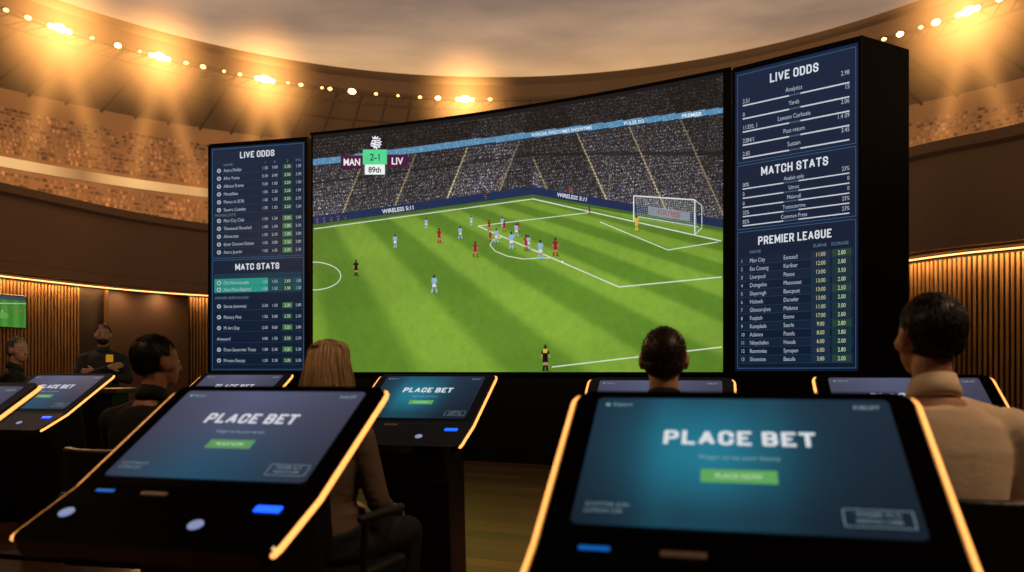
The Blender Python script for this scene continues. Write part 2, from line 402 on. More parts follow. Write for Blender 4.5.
for i,(u,s) in enumerate(fl):
    X,Y=ray_circle(u,48.0)
    yaw=math.atan2(Y-SC[1],X-SC[0])-math.pi/2
    e=empty('floodlight',(X,Y,31.3),yaw,label='small glowing warm floodlight hung on the roof rim' if s<3 else 'large blazing warm floodlight on the roof rim',category='floodlight',group='floodlights along the roof rim')
    r=.03+.12*s
    q=Prims(); q.capsule((0,.2,.1),r*1.05,(0,.75,.45),r*.7,n=16,h=2); q.capsule((0,.5,.3),.09,(0,.7,.9),.09,n=8,h=2)
    if s>=3:
        for ox in (-.75,.72): q.capsule((ox,.2,.05),.30,(ox,.7,.4),.2,n=12,h=2)
        q.capsule((-.9,.65,.4),.07,(.9,.65,.4),.07,n=6,h=1)
    q.build('lamp_housing',M['house'],e)
    q=Prims(); q.ell((0,0,0),(r*1.4,.2,r))
    if s>=3:
        for ox in (-.75,.72): q.ell((ox,.02,-.05),(.30,.15,.24))
    q.build('lamp_lens',M['lamp'] if s>=1.6 else M['lampsmall'],e)
    if s>=3:
        h=bpy.data.objects.new('halo_glow',psme); finish(h,e); k_=1.2 if u in (60,968) else 1.0; h.scale=(7.4*k_,5.0,8.6*k_)
        for tx,ty in ((-.28,.05),(.2,.05)):
            h=bpy.data.objects.new('beam_glow',psmb); finish(h,e); Lb=9.0; h.scale=(1.4,1.3,Lb)
            h.rotation_euler=(0,tx,0); h.location=(-math.sin(tx)*Lb*.8,0,-math.cos(tx)*Lb*.8)
def plight(name,loc,e,col,rad=.5):
    l=bpy.data.lights.new(name,'POINT'); l.energy=e; l.color=lin(col); l.shadow_soft_size=rad
    o=bpy.data.objects.new(name,l); o.location=loc; COL.objects.link(o)
for u in (20,120,230,900,990,1100,-80):
    X,Y=ray_circle(u,42); plight('floodlight_glow',(X,Y,26),5200,(255,188,116),1)
mesh_ob('ground',[(-90,-30,-.3),(90,-30,-.3),(90,120,-.3),(-90,120,-.3)],[(0,1,2,3)],mat('ground_grass',(40,52,26),.9,noise=.3,nscale=2),kind='structure')

# ================================================================ lounge room
def catmull(pts,n=14):
    P_=[np.array(p,float) for p in pts]; P_=[2*P_[0]-P_[1]]+P_+[2*P_[-1]-P_[-2]]
    out=[]
    for i in range(1,len(P_)-2):
        for k in range(n):
            t=k/n; a,b,c,d=P_[i-1:i+3]
            out.append(.5*((2*b)+(-a+c)*t+(2*a-5*b+4*c-d)*t*t+(-a+3*b-3*c+d)*t**3))
    out.append(P_[-2]); return np.array(out)
arc=catmull([(-10.5,-3),(-10.8,3),(-10.2,8.6),(-8.6,13.1),(-6.4,17),(-1,19.2),(3.6,15.4),(5.5,11.4),(6.6,9.9),(7.7,7.2),(8.2,3),(8,-3)])
def offset(c,d):
    t=np.gradient(c,axis=0); n=np.stack([-t[:,1],t[:,0]],1); n/=np.linalg.norm(n,axis=1)[:,None]
    return c+n*d
outer=offset(arc,.9)
def ribbon(name,rows,material,**kw):
    n=len(rows[0][0]); v=[];f=[]
    for c,z in rows: v+=[(q[0],q[1],z) for q in c]
    for j in range(len(rows)-1):
        for i in range(n-1): f.append((j*n+i,j*n+i+1,(j+1)*n+i+1,(j+1)*n+i))
    return mesh_ob(name,v,f,material,**kw)
M['fascia']=mat('fascia_bronze_glow',(106,77,55),.5,noise=.10,nscale=.8,emit=(88,60,40),es=.12)  # slight emission evens out the light on the fascia
M['soffit']=mat('soffit_dark',(62,44,32),.7,noise=.15,nscale=2)
M['wall']=mat('wall_dark_brown',(38,27,20),.7,noise=.25,nscale=2)
M['slat']=mat('oak_slat',(132,102,68),.6,noise=.35,nscale=3,stretch=(8,8,.6),spec=.2)
M['wpanel']=mat('wall_walnut_panel',(84,62,47),.6,noise=.08,nscale=1)
ribbon('trim_1',[(offset(arc,.15),2.84),(arc,2.84),(arc,3.0),(offset(arc,.05),3.04),(offset(arc,.05),4.12),(offset(arc,-.06),4.16),(offset(arc,-.06),4.3),(offset(arc,.35),4.3),(offset(arc,.35),2.84)],M['fascia'],kind='structure')
ribbon('trim_2',[(offset(arc,.02),2.88),(outer,2.88)],M['soffit'],kind='structure')
ribbon('trim_3',[(offset(arc,.3),4.2),(offset(arc,1.6),4.2)],M['soffit'],kind='structure')
ribbon('trim_4',[(offset(arc,.80),2.86),(offset(arc,.80),2.84),(offset(arc,.83),2.84),(offset(arc,.83),2.86)],M['ledthin'],kind='structure')
def udepth(q): return CU+F*q[0]/q[1] if q[1]>.5 else (-9999 if q[0]<0 else 9999)
def wallpart(name,sel,slats):
    idx=[i for i in range(len(outer)) if sel(outer[i])]
    c=outer[idx]; v=[];f=[];fm=[]
    n=len(c); v+=[(q[0],q[1],0) for q in c]+[(q[0],q[1],2.9) for q in c]
    for i in range(n-1): f.append((i,i+1,n+i+1,n+i)); fm.append(0)
    seg=np.linalg.norm(np.diff(c,axis=0),axis=1); S=np.concatenate([[0],np.cumsum(seg)])
    s=0.0
    while s<S[-1]:
        x=np.interp(s,S,c[:,0]); y=np.interp(s,S,c[:,1]); x2=np.interp(s+.05,S,c[:,0]); y2=np.interp(s+.05,S,c[:,1])
        u=udepth((x,y))
        if slats(u):
            t=np.array([x2-x,y2-y]); L_=np.linalg.norm(t)
            if L_>1e-4:
                t/=L_; nn=np.array([t[1],-t[0]])
                w=.034; d=.035; o=len(v)
                q=[(x,y),(x+t[0]*w,y+t[1]*w),(x+t[0]*w+nn[0]*d,y+t[1]*w+nn[1]*d),(x+nn[0]*d,y+nn[1]*d)]
                v+=[(a,b,.1) for a,b in q]+[(a,b,2.8) for a,b in q]
                f+=[(o,o+1,o+5,o+4),(o+1,o+2,o+6,o+5),(o+2,o+3,o+7,o+6),(o+3,o,o+4,o+7)]; fm+=[1]*4
        s+=.068
    mesh_ob(name,v,f,None,mats=[M['wall'],M['slat']],fm=fm,kind='structure')
wallpart('wall_left',lambda q:q[0]<-4,lambda u:(-300<u<78) or (188<u<300))
wallpart('wall_back',lambda q:-4.6<=q[0]<=4.5 and q[1]>10,lambda u:False)
wallpart('wall_right',lambda q:q[0]>=3.6,lambda u:860<u<1400)
def at_u(c,u):
    us=[udepth(q) for q in c]
    for i in range(len(c)-1):
        if us[i]<=u<us[i+1] and c[i][1]>1: 
            t=(u-us[i])/(us[i+1]-us[i]); return c[i]*(1-t)+c[i+1]*t,(c[i+1]-c[i])/np.linalg.norm(c[i+1]-c[i])
inn=offset(arc,.8)
a_,_=at_u(inn,106); b_,_=at_u(inn,186)
d_=(b_-a_)/np.linalg.norm(b_-a_); nn=np.array([d_[1],-d_[0]])
prism('trim_5',[tuple(a_+nn*.1),tuple(b_+nn*.1),tuple(b_+nn*-.1),tuple(a_+nn*-.1)],.05,2.80,M['wpanel'],kind='structure')
prism('wall_rear',[(-11,-3.1),(8.5,-3.1),(8.5,-3),(-11,-3)],0,3.5,M['wall'],kind='structure')
prism('ceiling',[(-11,-3),(8.4,-3),(8.2,4.3),(-10.6,4.3)],3.4,3.5,M['soffit'],kind='structure')
fm_=bpy.data.materials.new('dark_oak_floor'); fm_.use_nodes=True; nt=fm_.node_tree; b=nt.nodes['Principled BSDF']
tc=nt.nodes.new('ShaderNodeTexCoord'); mpn=nt.nodes.new('ShaderNodeMapping'); mpn.inputs['Rotation'].default_value=(0,0,math.radians(25))
br=nt.nodes.new('ShaderNodeTexBrick'); br.inputs['Scale'].default_value=1; br.inputs['Brick Width'].default_value=1.8; br.inputs['Row Height'].default_value=.19
br.inputs['Mortar Size'].default_value=.004; br.inputs['Color1'].default_value=(*lin((152,106,76)),1); br.inputs['Color2'].default_value=(*lin((118,82,60)),1); br.inputs['Mortar'].default_value=(.03,.02,.012,1)
nz=nt.nodes.new('ShaderNodeTexNoise'); nz.inputs['Scale'].default_value=5; mp2=nt.nodes.new('ShaderNodeMapping'); mp2.inputs['Scale'].default_value=(1,14,1)
mxx=nt.nodes.new('ShaderNodeMixRGB'); mxx.blend_type='MULTIPLY'; mxx.inputs[0].default_value=.5
nt.links.new(tc.outputs['Object'],mpn.inputs[0]); nt.links.new(mpn.outputs[0],br.inputs[0]); nt.links.new(mpn.outputs[0],mp2.inputs[0]); nt.links.new(mp2.outputs[0],nz.inputs['Vector'])
nt.links.new(br.outputs['Color'],mxx.inputs[1]); nt.links.new(nz.outputs['Fac'],mxx.inputs[2]); nt.links.new(mxx.outputs[0],b.inputs['Base Color'])
b.inputs['Roughness'].default_value=.32; b.inputs['Specular IOR Level'].default_value=.3
fp=[(q[0],q[1]) for q in outer]
prism('floor',fp,-.1,0,fm_,kind='structure')
def alight(name,loc,rot,size,e,col,sy=None):
    l=bpy.data.lights.new(name,'AREA'); l.energy=e; l.color=lin(col); l.size=size
    if sy: l.shape='RECTANGLE'; l.size_y=sy
    o=bpy.data.objects.new(name,l); o.location=loc; o.rotation_euler=rot; COL.objects.link(o); return o
cove=offset(arc,.78)
for u in list(range(-60,100,26))+[200,240]+list(range(890,1120,28)):
    r=at_u(cove,u)
    if r is None: continue
    q,t=r
    alight('cove_light',(q[0],q[1],2.83),(0,0,math.atan2(t[1],t[0])),.6,6.5,(255,190,116),.06)
for u in (125,165):
    q,t=at_u(offset(arc,.4),u); alight('downlight',(q[0],q[1],2.8),(0,0,0),.15,7,(255,196,136))
alight('fill_lamp',(2.6,1.6,3.3),(0,math.radians(18),0),.8,34,(255,208,158))  # added area lamp, warms the cream shirt
alight('fill_lamp',(-2.6,2.2,3.3),(0,math.radians(-15),0),.8,17,(255,205,155))  # added fill lamp over the left seats
alight('fill_lamp',(-5.6,8.6,3.7),(0,0,0),.5,26,(255,205,150))  # added lamp without fitting, brightens the far seated man
def spot(name,loc,target,e,ang,col):
    l=bpy.data.lights.new(name,'SPOT'); l.energy=e; l.color=lin(col); l.spot_size=math.radians(ang); l.spot_blend=.8; l.shadow_soft_size=.12
    o=bpy.data.objects.new(name,l); o.location=loc; o.rotation_euler=(Vector(target)-Vector(loc)).to_track_quat('-Z','Y').to_euler(); COL.objects.link(o)
spot('floor_fill_spot',(.2,4.2,3.38),(0.1,6,0),190,60,(255,194,144))  # added spot without fixture, brightens the floor planks
spot('fill_spot',(1.9,.6,3.36),(1.2,2.2,1.0),50,32,(255,228,196))  # added spot aimed at the cream shirt to lift it
spot('fill_spot',(-.2,1.9,3.36),(-.7,2.95,1.0),70,28,(255,226,192))  # added spot on the blonde woman
spot('fill_spot',(-3.0,3.9,3.36),(-4.25,7.6,1.35),110,16,(255,220,185))  # added spot brightening the two far men

# ================================================================ video wall
ZB=1.15; ZT=4.45
A=np.array((-2.80,11.09)); B=np.array((2.40,8.70)); mid=(A+B)/2; nrm=np.array((2.39,5.20)); nrm/=np.linalg.norm(nrm)
Mm=mid+nrm*.2; Cc=2*Mm-(A+B)/2
ts=np.linspace(0,1,61)[:,None]; curve=(1-ts)**2*A+2*ts*(1-ts)*Cc+ts**2*B
cu_=CU+F*curve[:,0]/curve[:,1]; ciy=1/curve[:,1]
def msurf(u,v,off):
    Y=1/np.interp(u,cu_,ciy); X=(u-CU)/F*Y; z=CH+(HY-v)/F*Y
    z=min(max(z,ZB),ZT)
    return (X-nrm[0]*off,Y-nrm[1]*off,z)
vw=empty('video_wall',(0,0,0),0,label='giant curved black-framed video wall showing a football match',category='video screen')
def topv(u): return HY-(ZT-CH)*F*np.interp(u,cu_,ciy)
back=curve+nrm*.35
def slab(name,z0,z1,f0,material):
    c0=curve-nrm*f0; v=[];f=[];n=len(curve)
    for c,z in ((c0,z0),(c0,z1),(back,z1),(back,z0)): v+=[(q[0],q[1],z) for q in c]
    for j in range(4):
        for i in range(n-1): f.append((j*n+i,j*n+i+1,((j+1)%4)*n+i+1,((j+1)%4)*n+i))
    f.append((0,n,2*n,3*n)); f.append((4*n-1,3*n-1,2*n-1,n-1))
    return mesh_ob(name,v,f,material,vw)
slab('screen_cabinet',ZB,ZT,-.004,M['tower'])
slab('plinth',0,ZB-.02,-.03,M['black'])
slab('screen_frame',ZB-.05,ZB,.02,M['tower']); slab('screen_frame',ZT,ZT+.03,.02,M['tower'])
P=Painter(msurf,.003)
def pl_l(x): return 226+(x-313)*(196-226)/(533-313)
def pl_r(x): return 196+(x-533)*(229-196)/(721-533)
def pitch_top(x): return pl_l(x) if x<533 else pl_r(x)
def ribb(x): return 160+(x-313)*(108-160)/(721-313)
x=313.0; dx=1.0
while x<722.8:
    x1=min(x+dx,723); yt=topv(x+dx/2); pt=pitch_top(x+dx/2)
    y=yt; bd=9.5; rbv=ribb(x)
    while y<pt-bd:
        y1=min(y+1.05,pt-bd); yr=y-rbv; fr=(y-rbv)/max(5,(pt-bd-rbv))
        if rbv-1<y<rbv+6.5:
            c=(84,134,170) if random.random()<.88 else (124,168,198)
            if y>rbv+5: c=(28,46,66)
        elif y<rbv-1 and y<yt+4: c=(14,17,22)
        else:
            k=.55 if y<rbv else .84+.42*fr
            ph=(x-313)+yr*.42*(1 if x<533 else -1)
            k*=1.0+.18*math.sin(yr*2*math.pi/3.4)
            k*=.90+.18*math.sin(int(ph/52)*2.4+1)
            if y>rbv+6 and ph%52<1.6: c=(150,138,104)
            elif y>rbv+6 and 38<fr*100<42: c=(34,36,42)
            else:
                r=random.random()
                if r<.40: c=(34,34,40)
                elif r<.74: c=(58,56,60)
                elif r<.91: c=(90,84,83)
                elif r<.97: c=(128,127,132)
                elif r<.99: c=(74,92,122)
                else: c=(110,60,54)
            c=tuple(min(255,q*k) for q in c)
        P.rect(x,y,x1,y1,c,0); y=y1
    P.rect(x,pt-bd,x1,pt-1.5,(22,42,80),0)
    P.rect(x,pt-1.5,x1,pt+1.5,(64,96,40),0)
    x=x1
def grass(u,v):
    q=(u-281)/max(6,(v-134))*238/84+.35
    s=math.sin(q*math.pi); k=.5+.5*math.tanh(s*3.4)
    r=(v+.11*(u-313)-225)/(34+(v-220)*.12)
    k2=.5+.5*math.tanh(math.sin(r*math.pi)*3)
    a=np.array((90,128,40))*(1-k)+np.array((122,158,54))*k
    a=a*(1+.05*(k2-.5))
    sh=1.0-.14*(1-min(1,max(0,(v-195))/60)); sh*=1.04-.16*((u-540)/300)**2
    return a*sh
nu=300; nv=120
o0=len(P.v)
for i in range(nu+1):
    u=313+(722.9-313)*i/nu; pt=pitch_top(u)+1.3
    for j in range(nv+1):
        v_=pt+(372.3-pt)*j/nv
        P.v.append(msurf(u,v_,0)); P.c.append(lin(grass(u,v_)))
for i in range(nu):
    for j in range(nv):
        p0=o0+i*(nv+1)+j; P.f.append((p0+1,p0+nv+2,p0+nv+1,p0))
W_=(208,218,198)
def wl(x0,y0,x1,y1,w=1.1,c=W_,l=1): P.line(x0,y0,x1,y1,w,c,l,seg=max(1,int(abs(x1-x0)/12)))
wl(314,229,533,199,.9); wl(533,199,721,241,1.2)
wl(478,226,619,287,1.2); wl(619,287,722,277,1.2); wl(478,226,594,212,.8)
wl(600,222,668,250,.9); wl(668,250,718,242,.9)
wl(552,367,722,347,1.3)
pts=[(502,237),(493,240),(490,245),(495,251),(507,256),(523,259),(540,258),(553,258)]
for q,r in zip(pts,pts[1:]): wl(*q,*r,.9)
cc=[(313+28*math.sin(t),276-14*math.cos(t)) for t in np.linspace(0,math.pi,16)]
for q,r in zip(cc,cc[1:]): wl(*q,*r,.9)
P.text('WIRELESS 5:11',398,209.5,4,(220,220,228),bold=.02,layer=1,ang=-.135,xs=.9)
P.text('WIRELESS 5:11',572,197,3.8,(220,220,228),bold=.02,layer=1,ang=.17,xs=.9)
P.poly([(648,215),(690,221.5),(690,212.5),(648,206)],(128,134,144),1)
P.text('FORTRESS',669,213.6,4.4,(140,44,50),bold=.02,layer=2,ang=.15,xs=.8)
P.text('KHADIA WELCOMES SHOWTIME',562,131.3,3.2,(225,235,240),bold=.01,layer=1,ang=-.127,xs=.9)
P.text('PREMIER',692,115,3.8,(225,235,240),bold=.02,layer=1,ang=-.127)
P.text('PULSE D2',634,122.3,3.4,(225,235,240),bold=.01,layer=1,ang=-.127)
gw=(225,229,233)
for gx in np.linspace(636,694,27): t_=(gx-636)/58; P.line(gx,197+4*t_,gx+3,218+9*t_,.2,(160,168,170),3)
for gy in np.linspace(0,1,13): P.line(636,197+gy*21,697,201+gy*27,.2,(160,168,170),3)
P.line(634,196,695,200,1.1,gw,4); P.line(634,196,634,222,1.1,gw,4); P.line(695,200,695,235,1.1,gw,4)
P.line(634,222,640,217,.5,gw,4); P.line(640,217,699,227,.5,gw,4); P.line(695,200,702,206,.6,gw,4); P.line(702,206,702,228,.6,gw,4); P.line(695,235,702,228,.6,gw,4)
def player(x,y,h,sh,so,sk=(170,128,104),run=0,socks=None):
    s=h/22.0; w=s*.86; socks=socks or sh
    P.poly([(x-4*w,y+.2),(x+5*w,y+.6*s),(x+5*w,y-.4*s),(x-4*w,y-.5*s)],(66,98,34),2)
    d=(1.5+run)*w
    P.poly([(x-d-1*w,y),(x-d+.7*w,y),(x+.2*w,y-9*s),(x-2*w,y-9*s)],sk,5)
    P.poly([(x+d-.7*w,y),(x+d+1*w,y),(x+2*w,y-9*s),(x-.2*w,y-9*s)],sk,5)
    P.poly([(x-d-1.1*w,y),(x-d+.9*w,y),(x-d*.7+.9*w,y-4.4*s),(x-d*.7-1.1*w,y-4.4*s)],socks,6)
    P.poly([(x+d-.9*w,y),(x+d+1.1*w,y),(x+d*.7+1.1*w,y-4.4*s),(x+d*.7-.9*w,y-4.4*s)],socks,6)
    P.poly([(x-2.6*w,y-6.6*s),(x+2.6*w,y-6.6*s),(x+2.1*w,y-10*s),(x-2.1*w,y-10*s)],so,7)
    P.poly([(x-2.0*w,y-9.6*s),(x+2.0*w,y-9.6*s),(x+2.7*w,y-16.4*s),(x-2.7*w,y-16.4*s)],sh,8)
    P.poly([(x-2.9*w,y-16.4*s),(x-4.3*w,y-10*s),(x-3.2*w,y-9.8*s),(x-1.9*w,y-14*s)][::-1],sk,7)
    P.poly([(x+2.9*w,y-16.4*s),(x+4.6*w,y-10.6*s),(x+3.4*w,y-10*s),(x+1.9*w,y-14*s)],sk,7)
    P.poly([(x-2.7*w,y-16.4*s),(x-3.8*w,y-13*s),(x-2.3*w,y-12.8*s)][::-1],sh,8); P.poly([(x+2.7*w,y-16.4*s),(x+3.9*w,y-13*s),(x+2.3*w,y-12.8*s)],sh,8)
    P.disc(x,y-18.2*s,1.5*w,1.9*s,(60,44,36),8)
SB=(136,180,208); WH=(206,216,222); RD=(146,30,36); BK=(16,16,20); YL=(206,184,44)
for q in [(435,293,20,SB,WH),(396,248,15,SB,WH),(461,239,14,SB,WH),(427,229,12,SB,WH),(472,226,11,SB,WH),(497,243,16,SB,WH),(512,249,19,SB,WH),(517,237,15,SB,WH),(529,249,15,SB,WH),(541,259,21,SB,WH),(503,228,12,SB,WH),
          (440,243,16,RD,RD),(476,257,17,RD,RD),(490,231,12,RD,RD),(505,232,12,RD,RD),(527,251,18,RD,RD),(556,256,20,RD,RD),(491,242,11,RD,RD),(571,194,9,RD,RD),(519,232,11,RD,RD)]:
    player(*q,run=random.uniform(-.5,1.8))
player(357,276,18,BK,BK); player(637,231,17,YL,YL); player(486,199,8,BK,BK); player(590,214,9,(60,60,70),BK)
player(546,371,29,BK,BK); P.poly([(543.9,353),(548.1,353),(548.5,349),(543.5,349)],(206,182,50),9)
P.disc(563,262,.9,.9,(250,250,250),6)
for sx in range(318,352,7): player(sx,224-(sx-318)*.13,8,random.choice([BK,(30,60,120)]),BK)
P.rect(342,156,364,169,(72,18,58),9); P.rect(388,155,409,168,(72,18,58),9)
P.rect(364,150,388,165,(84,212,142),9); P.rect(366,165,386,175,(236,242,240),9)
P.text('MAN',353,162.5,6.8,(240,235,240),bold=.02,layer=10,xs=.8); P.text('LIV',398.5,161.5,6.8,(240,235,240),bold=.02,layer=10,xs=.9)
P.text('2-1',376,157.6,6.8,(28,84,78),bold=.02,layer=10,xs=.9); P.text('89th',376,170.2,5.6,(20,30,40),bold=.02,layer=10,xs=.9)
P.disc(376.6,143.4,8.6,8.6,(24,22,34),8,28)
cw=(232,234,242); ex,ey,ew,eh=369.8,136.0,13.6,14.6
em=[(.30,.24),(.24,.05),(.38,.15),(.46,0),(.56,.14),(.70,.03),(.70,.22),(.90,.16),(.80,.34),(.98,.42),(.83,.50),(.97,.64),(.80,.68),(.86,.86),(.67,.80),(.60,1.0),(.50,.84),(.36,.92),(.38,.78),(.20,.76),(.10,.64),(.18,.52),(.22,.38)]
P.poly([(ex+ew*a,ey+eh*b) for a,b in em][::-1],cw,9)
dk=(24,22,36)
def eml(a,b,c,d,w=.5): P.line(ex+ew*a,ey+eh*b,ex+ew*c,ey+eh*d,w,dk,10)
eml(.24,.29,.80,.27,.8); eml(.28,.47,.44,.44,1.2); eml(.14,.67,.40,.64,.8); eml(.54,.40,.84,.42,.7); eml(.52,.54,.82,.60,.7); eml(.48,.66,.70,.78,.7)
P.build('screen_picture',M['screen'],vw,label='bright green football pitch picture with players, crowd and score graphic')

# ================================================================ odds towers
def tower(label,f0,f1,b1,b0,dz,ins=.045):
    e=empty('odds_display_tower',((f0[0]+f1[0])/2,(f0[1]+f1[1])/2,0),0,label=label,category='display tower')
    ox,oy=e.location.x,e.location.y
    ft=[(q[0]-ox,q[1]-oy) for q in (f0,f1,b1,b0)]
    prism('cabinet',ft,0,ZT+dz+.03,M['tower'],e)
    F0=Vector((ft[0][0],ft[0][1],0)); D=Vector((ft[1][0],ft[1][1],0))-F0; Wd=D.length; D.normalize(); N=Vector((D.y,-D.x,0))
    def rail(a0,a1,z0,z1,nm):
        v=[]
        for a in (a0,a1):
            for k in (0,.03):
                for z in (z0,z1): q=F0+D*a+N*k; v.append((q.x,q.y,z))
        f=[(0,1,3,2),(4,6,7,5),(0,4,5,1),(2,3,7,6),(0,2,6,4),(1,5,7,3)]
        mesh_ob(nm,v,f,M['tower'],e)
    z0=ZB-.02; z1=ZT+dz
    rail(0,ins*.6,z0,z1,'bezel_rail'); rail(Wd-ins*.6,Wd,z0,z1,'bezel_rail'); rail(ins*.6,Wd-ins*.6,z1-.03,z1,'bezel_rail'); rail(ins*.6,Wd-ins*.6,z0,z0+.03,'bezel_rail')
    def mk(Wp,Hp):
        def fn(a,b,off):
            q=F0+D*(ins*.6+(Wd-1.2*ins)*a/Wp)+N*(.006+off); return (q.x,q.y,z1-.03-(z1-z0-.06)*b/Hp)
        return fn
    return e,mk
LNc=(56,96,132); TX=(176,188,202); DIM=(104,128,150); HD=(222,228,236)
tr,mk=tower('tall black tower screen listing odds, match stats and league table',(2.42,8.72),(3.46,7.87),(4.10,8.22),(2.98,9.35),.0)
W,H=130,320
P=Painter(mk(W,H),.0015)
P.grad(0,0,W,H,10,20,lambda a,b:(10+4*(1-b),26+10*(1-b)-4*abs(a-.5),48+16*(1-b)),0)
def frame(P,x0,y0,x1,y1,c=LNc,w=.6):
    P.line(x0,y0,x1,y0,w,c,1);P.line(x0,y1,x1,y1,w,c,1);P.line(x0,y0,x0,y1,w,c,1);P.line(x1,y0,x1,y1,w,c,1)
frame(P,3,4,127,98);frame(P,3,101,127,169);frame(P,3,172,127,317)
P.head('LIVE ODDS',65,15,9.2,HD)
lab=['Analytics','Yards','Lawson Corbusie','Post return','Sustain']; Lf=['2.51','0','11350, 1','2384/1','2.83']; Rt=['2.98','15','2.06','1.4 09','3.45']
for i in range(5):
    y=28+i*14
    P.text(lab[i],65,y+3,4.5,TX,xs=.76); P.text(Lf[i],9,y+5,4.5,TX,al='l',xs=.76); P.text(Rt[i],121,y-1,4.5,TX,al='r',xs=.76)
    P.line(9,y+9.5,121,y+9.5,1.4,(206,212,220),2); P.line(60,y+9.5,72,y+9.5,1.5,(60,90,120),3)
P.head('MATCH STATS',65,110.5,9.0,HD)
lab=['Analsis only','Unroc','Mainroll','Tratoconrme','Common Press']; Lf=['00%','0','0','32%','82%']; Rt=['23%','0','0','23%','23%']
for i in range(5):
    y=119+i*9.8
    P.text(lab[i],65,y+2.8,4.1,TX,xs=.76); P.text(Lf[i],9,y+3,4.1,TX,al='l',xs=.76); P.text(Rt[i],121,y+2,4.1,TX,al='r',xs=.76)
    P.line(9,y+7.2,121,y+7.2,1.2,(206,212,220),2); P.line(54,y+7.2,70,y+7.2,1.3,(60,90,120),3)
P.head('PREMIER LEAGUE',65,183,8.6,HD,xs=.95)
P.text('NAME',17,194,3.2,DIM,al='l'); P.text('SURNE',85,194,3.2,DIM,al='l'); P.text('SCORAGE',103,194,3.2,DIM,al='l',xs=.85)
rows=[('Man City','Escosed','11:00','2.80'),('Ess Cosurg','Karilner','12:00','2.80'),('Liverpool','Piezos','13:00','3.50'),('Doingolos','Messosset','13:00','2.00'),('Sleyorogh','Baocpuet','13:00','2.50'),('Helesek','Darseler','13:00','2.00'),('Ghosorqhos','Melance','11:00','3.00'),('Fosjitch','Enone','17:00','2.00'),('Kompbels','Searle','9:00','2.80'),('Adsions','Posola','8:00','3.80'),('Nloychafen','Hosols','6:00','2.00'),('Rammnies','Synopen','6:00','2.80'),('Shiveoion','Besuils','3:00','2.00')]
for i,r in enumerate(rows):
    y=203+i*8.7
    if i%2==0: P.rect(5,y-4.3,125,y+4.3,(15,35,56),1)
    P.text(str(i+1),7,y,3.7,TX,al='l',xs=.8); P.text(r[0],17,y,4.3,TX,al='l',xs=.75); P.text(r[1],54,y,4.3,TX,al='l',xs=.75)
    P.rect(83,y-3.6,102,y+3.6,(24,46,68),2); P.rect(104,y-3.6,123,y+3.6,(24,50,58) if i%4 else (36,66,56),2)
    P.text(r[2],92.5,y,4.1,(205,200,150),xs=.78); P.text(r[3],113.5,y,4.1,(200,214,170),xs=.78)
    P.line(5,y+4.35,125,y+4.35,.3,(44,72,98),2)
P.build('data_screen',M['panel'],tr,label='dark navy screen headed live odds, match stats, premier league')
tl,mk=tower('black tower screen with live odds and match stats tables',(-4.37,11.49),(-2.86,11.13),(-2.78,11.6),(-4.3,11.95),-.04)
W,H=98,228
P=Painter(mk(W,H),.002)
P.grad(0,0,W,H,8,16,lambda a,b:(10+4*(1-b),28+8*(1-b),50+12*(1-b)),0)
frame(P,2,2,96,113,w=.5);frame(P,2,115,96,226,w=.5)
P.head('LIVE ODDS',49,9.5,6.4,HD); P.head('MATC STATS',49,122.5,6.4,HD)
def trow(P,y,name,n,icon=True,green=True,rng=random.Random(3)):
    if icon: P.disc(9,y,2.2,2.2,(180,186,194),2); P.disc(9,y,1.1,1.1,(60,90,120),3)
    P.text(name,14 if icon else 7,y,3.3,TX,al='l',xs=.78)
    for xx in (57,67): P.text(rng.choice(['1.00','1.50','2.30','1.05','3.00']),xx,y,2.9,TX,xs=.85)
    if green: P.rect(75,y-2.7,85,y+2.7,(58,116,62) if n>20 else (30,66,50),2)
    P.text(rng.choice(['1.00','2.50','3.20']),80,y,3.0,(205,220,200),xs=.85,layer=4); P.text(rng.choice(['1.50','2.80','2.30']),91,y,2.9,TX,xs=.8)
    P.line(4,y+3.9,94,y+3.9,.25,(44,72,98),2)
P.text('NAME',14,18.5,2.5,DIM,al='l')
for xx,tt in ((57,'1'),(67,'X'),(80,'2'),(91,'PTS')): P.text(tt,xx,18.5,2.5,DIM)
for i,nm in enumerate(['Astro Dollar','Afro Yores','Alboco Eronis','Monalliste','Menus In EOR','Stewra Cosoles']): trow(P,24+i*8.0,nm,1)
P.text('MONALLISTE',5,69.5,2.6,DIM,al='l')
for i,nm in enumerate(['Man City Club','Tkeoesod Slooolod','Abrocotes','Ester Caronel Daiten','Aetro Jeorlin']): trow(P,75+i*8.0,nm,22)
P.rect(4,129,94,133.5,(18,54,72),1); P.rect(4,134,60,148,(40,148,132),1); P.rect(60,134,94,148,(22,72,82),1)
trow(P,138,'Ost Noceosuuple',1); trow(P,145,'Atao Masa Rapiotel',1)
P.text('POWER RESEARCHES',5,153.5,2.6,DIM,al='l')
for i,nm in enumerate(['Sloces (antome)','Plonery Pine','Mi Art Day','Artwyard','Doan Sarporeet Tcote','Mroton Eotoys']): trow(P,162+i*11,nm,22 if i%2==0 else 1,icon=(i!=3))
P.build('data_screen',M['panel'],tl,label='dark navy screen headed live odds with green cells')

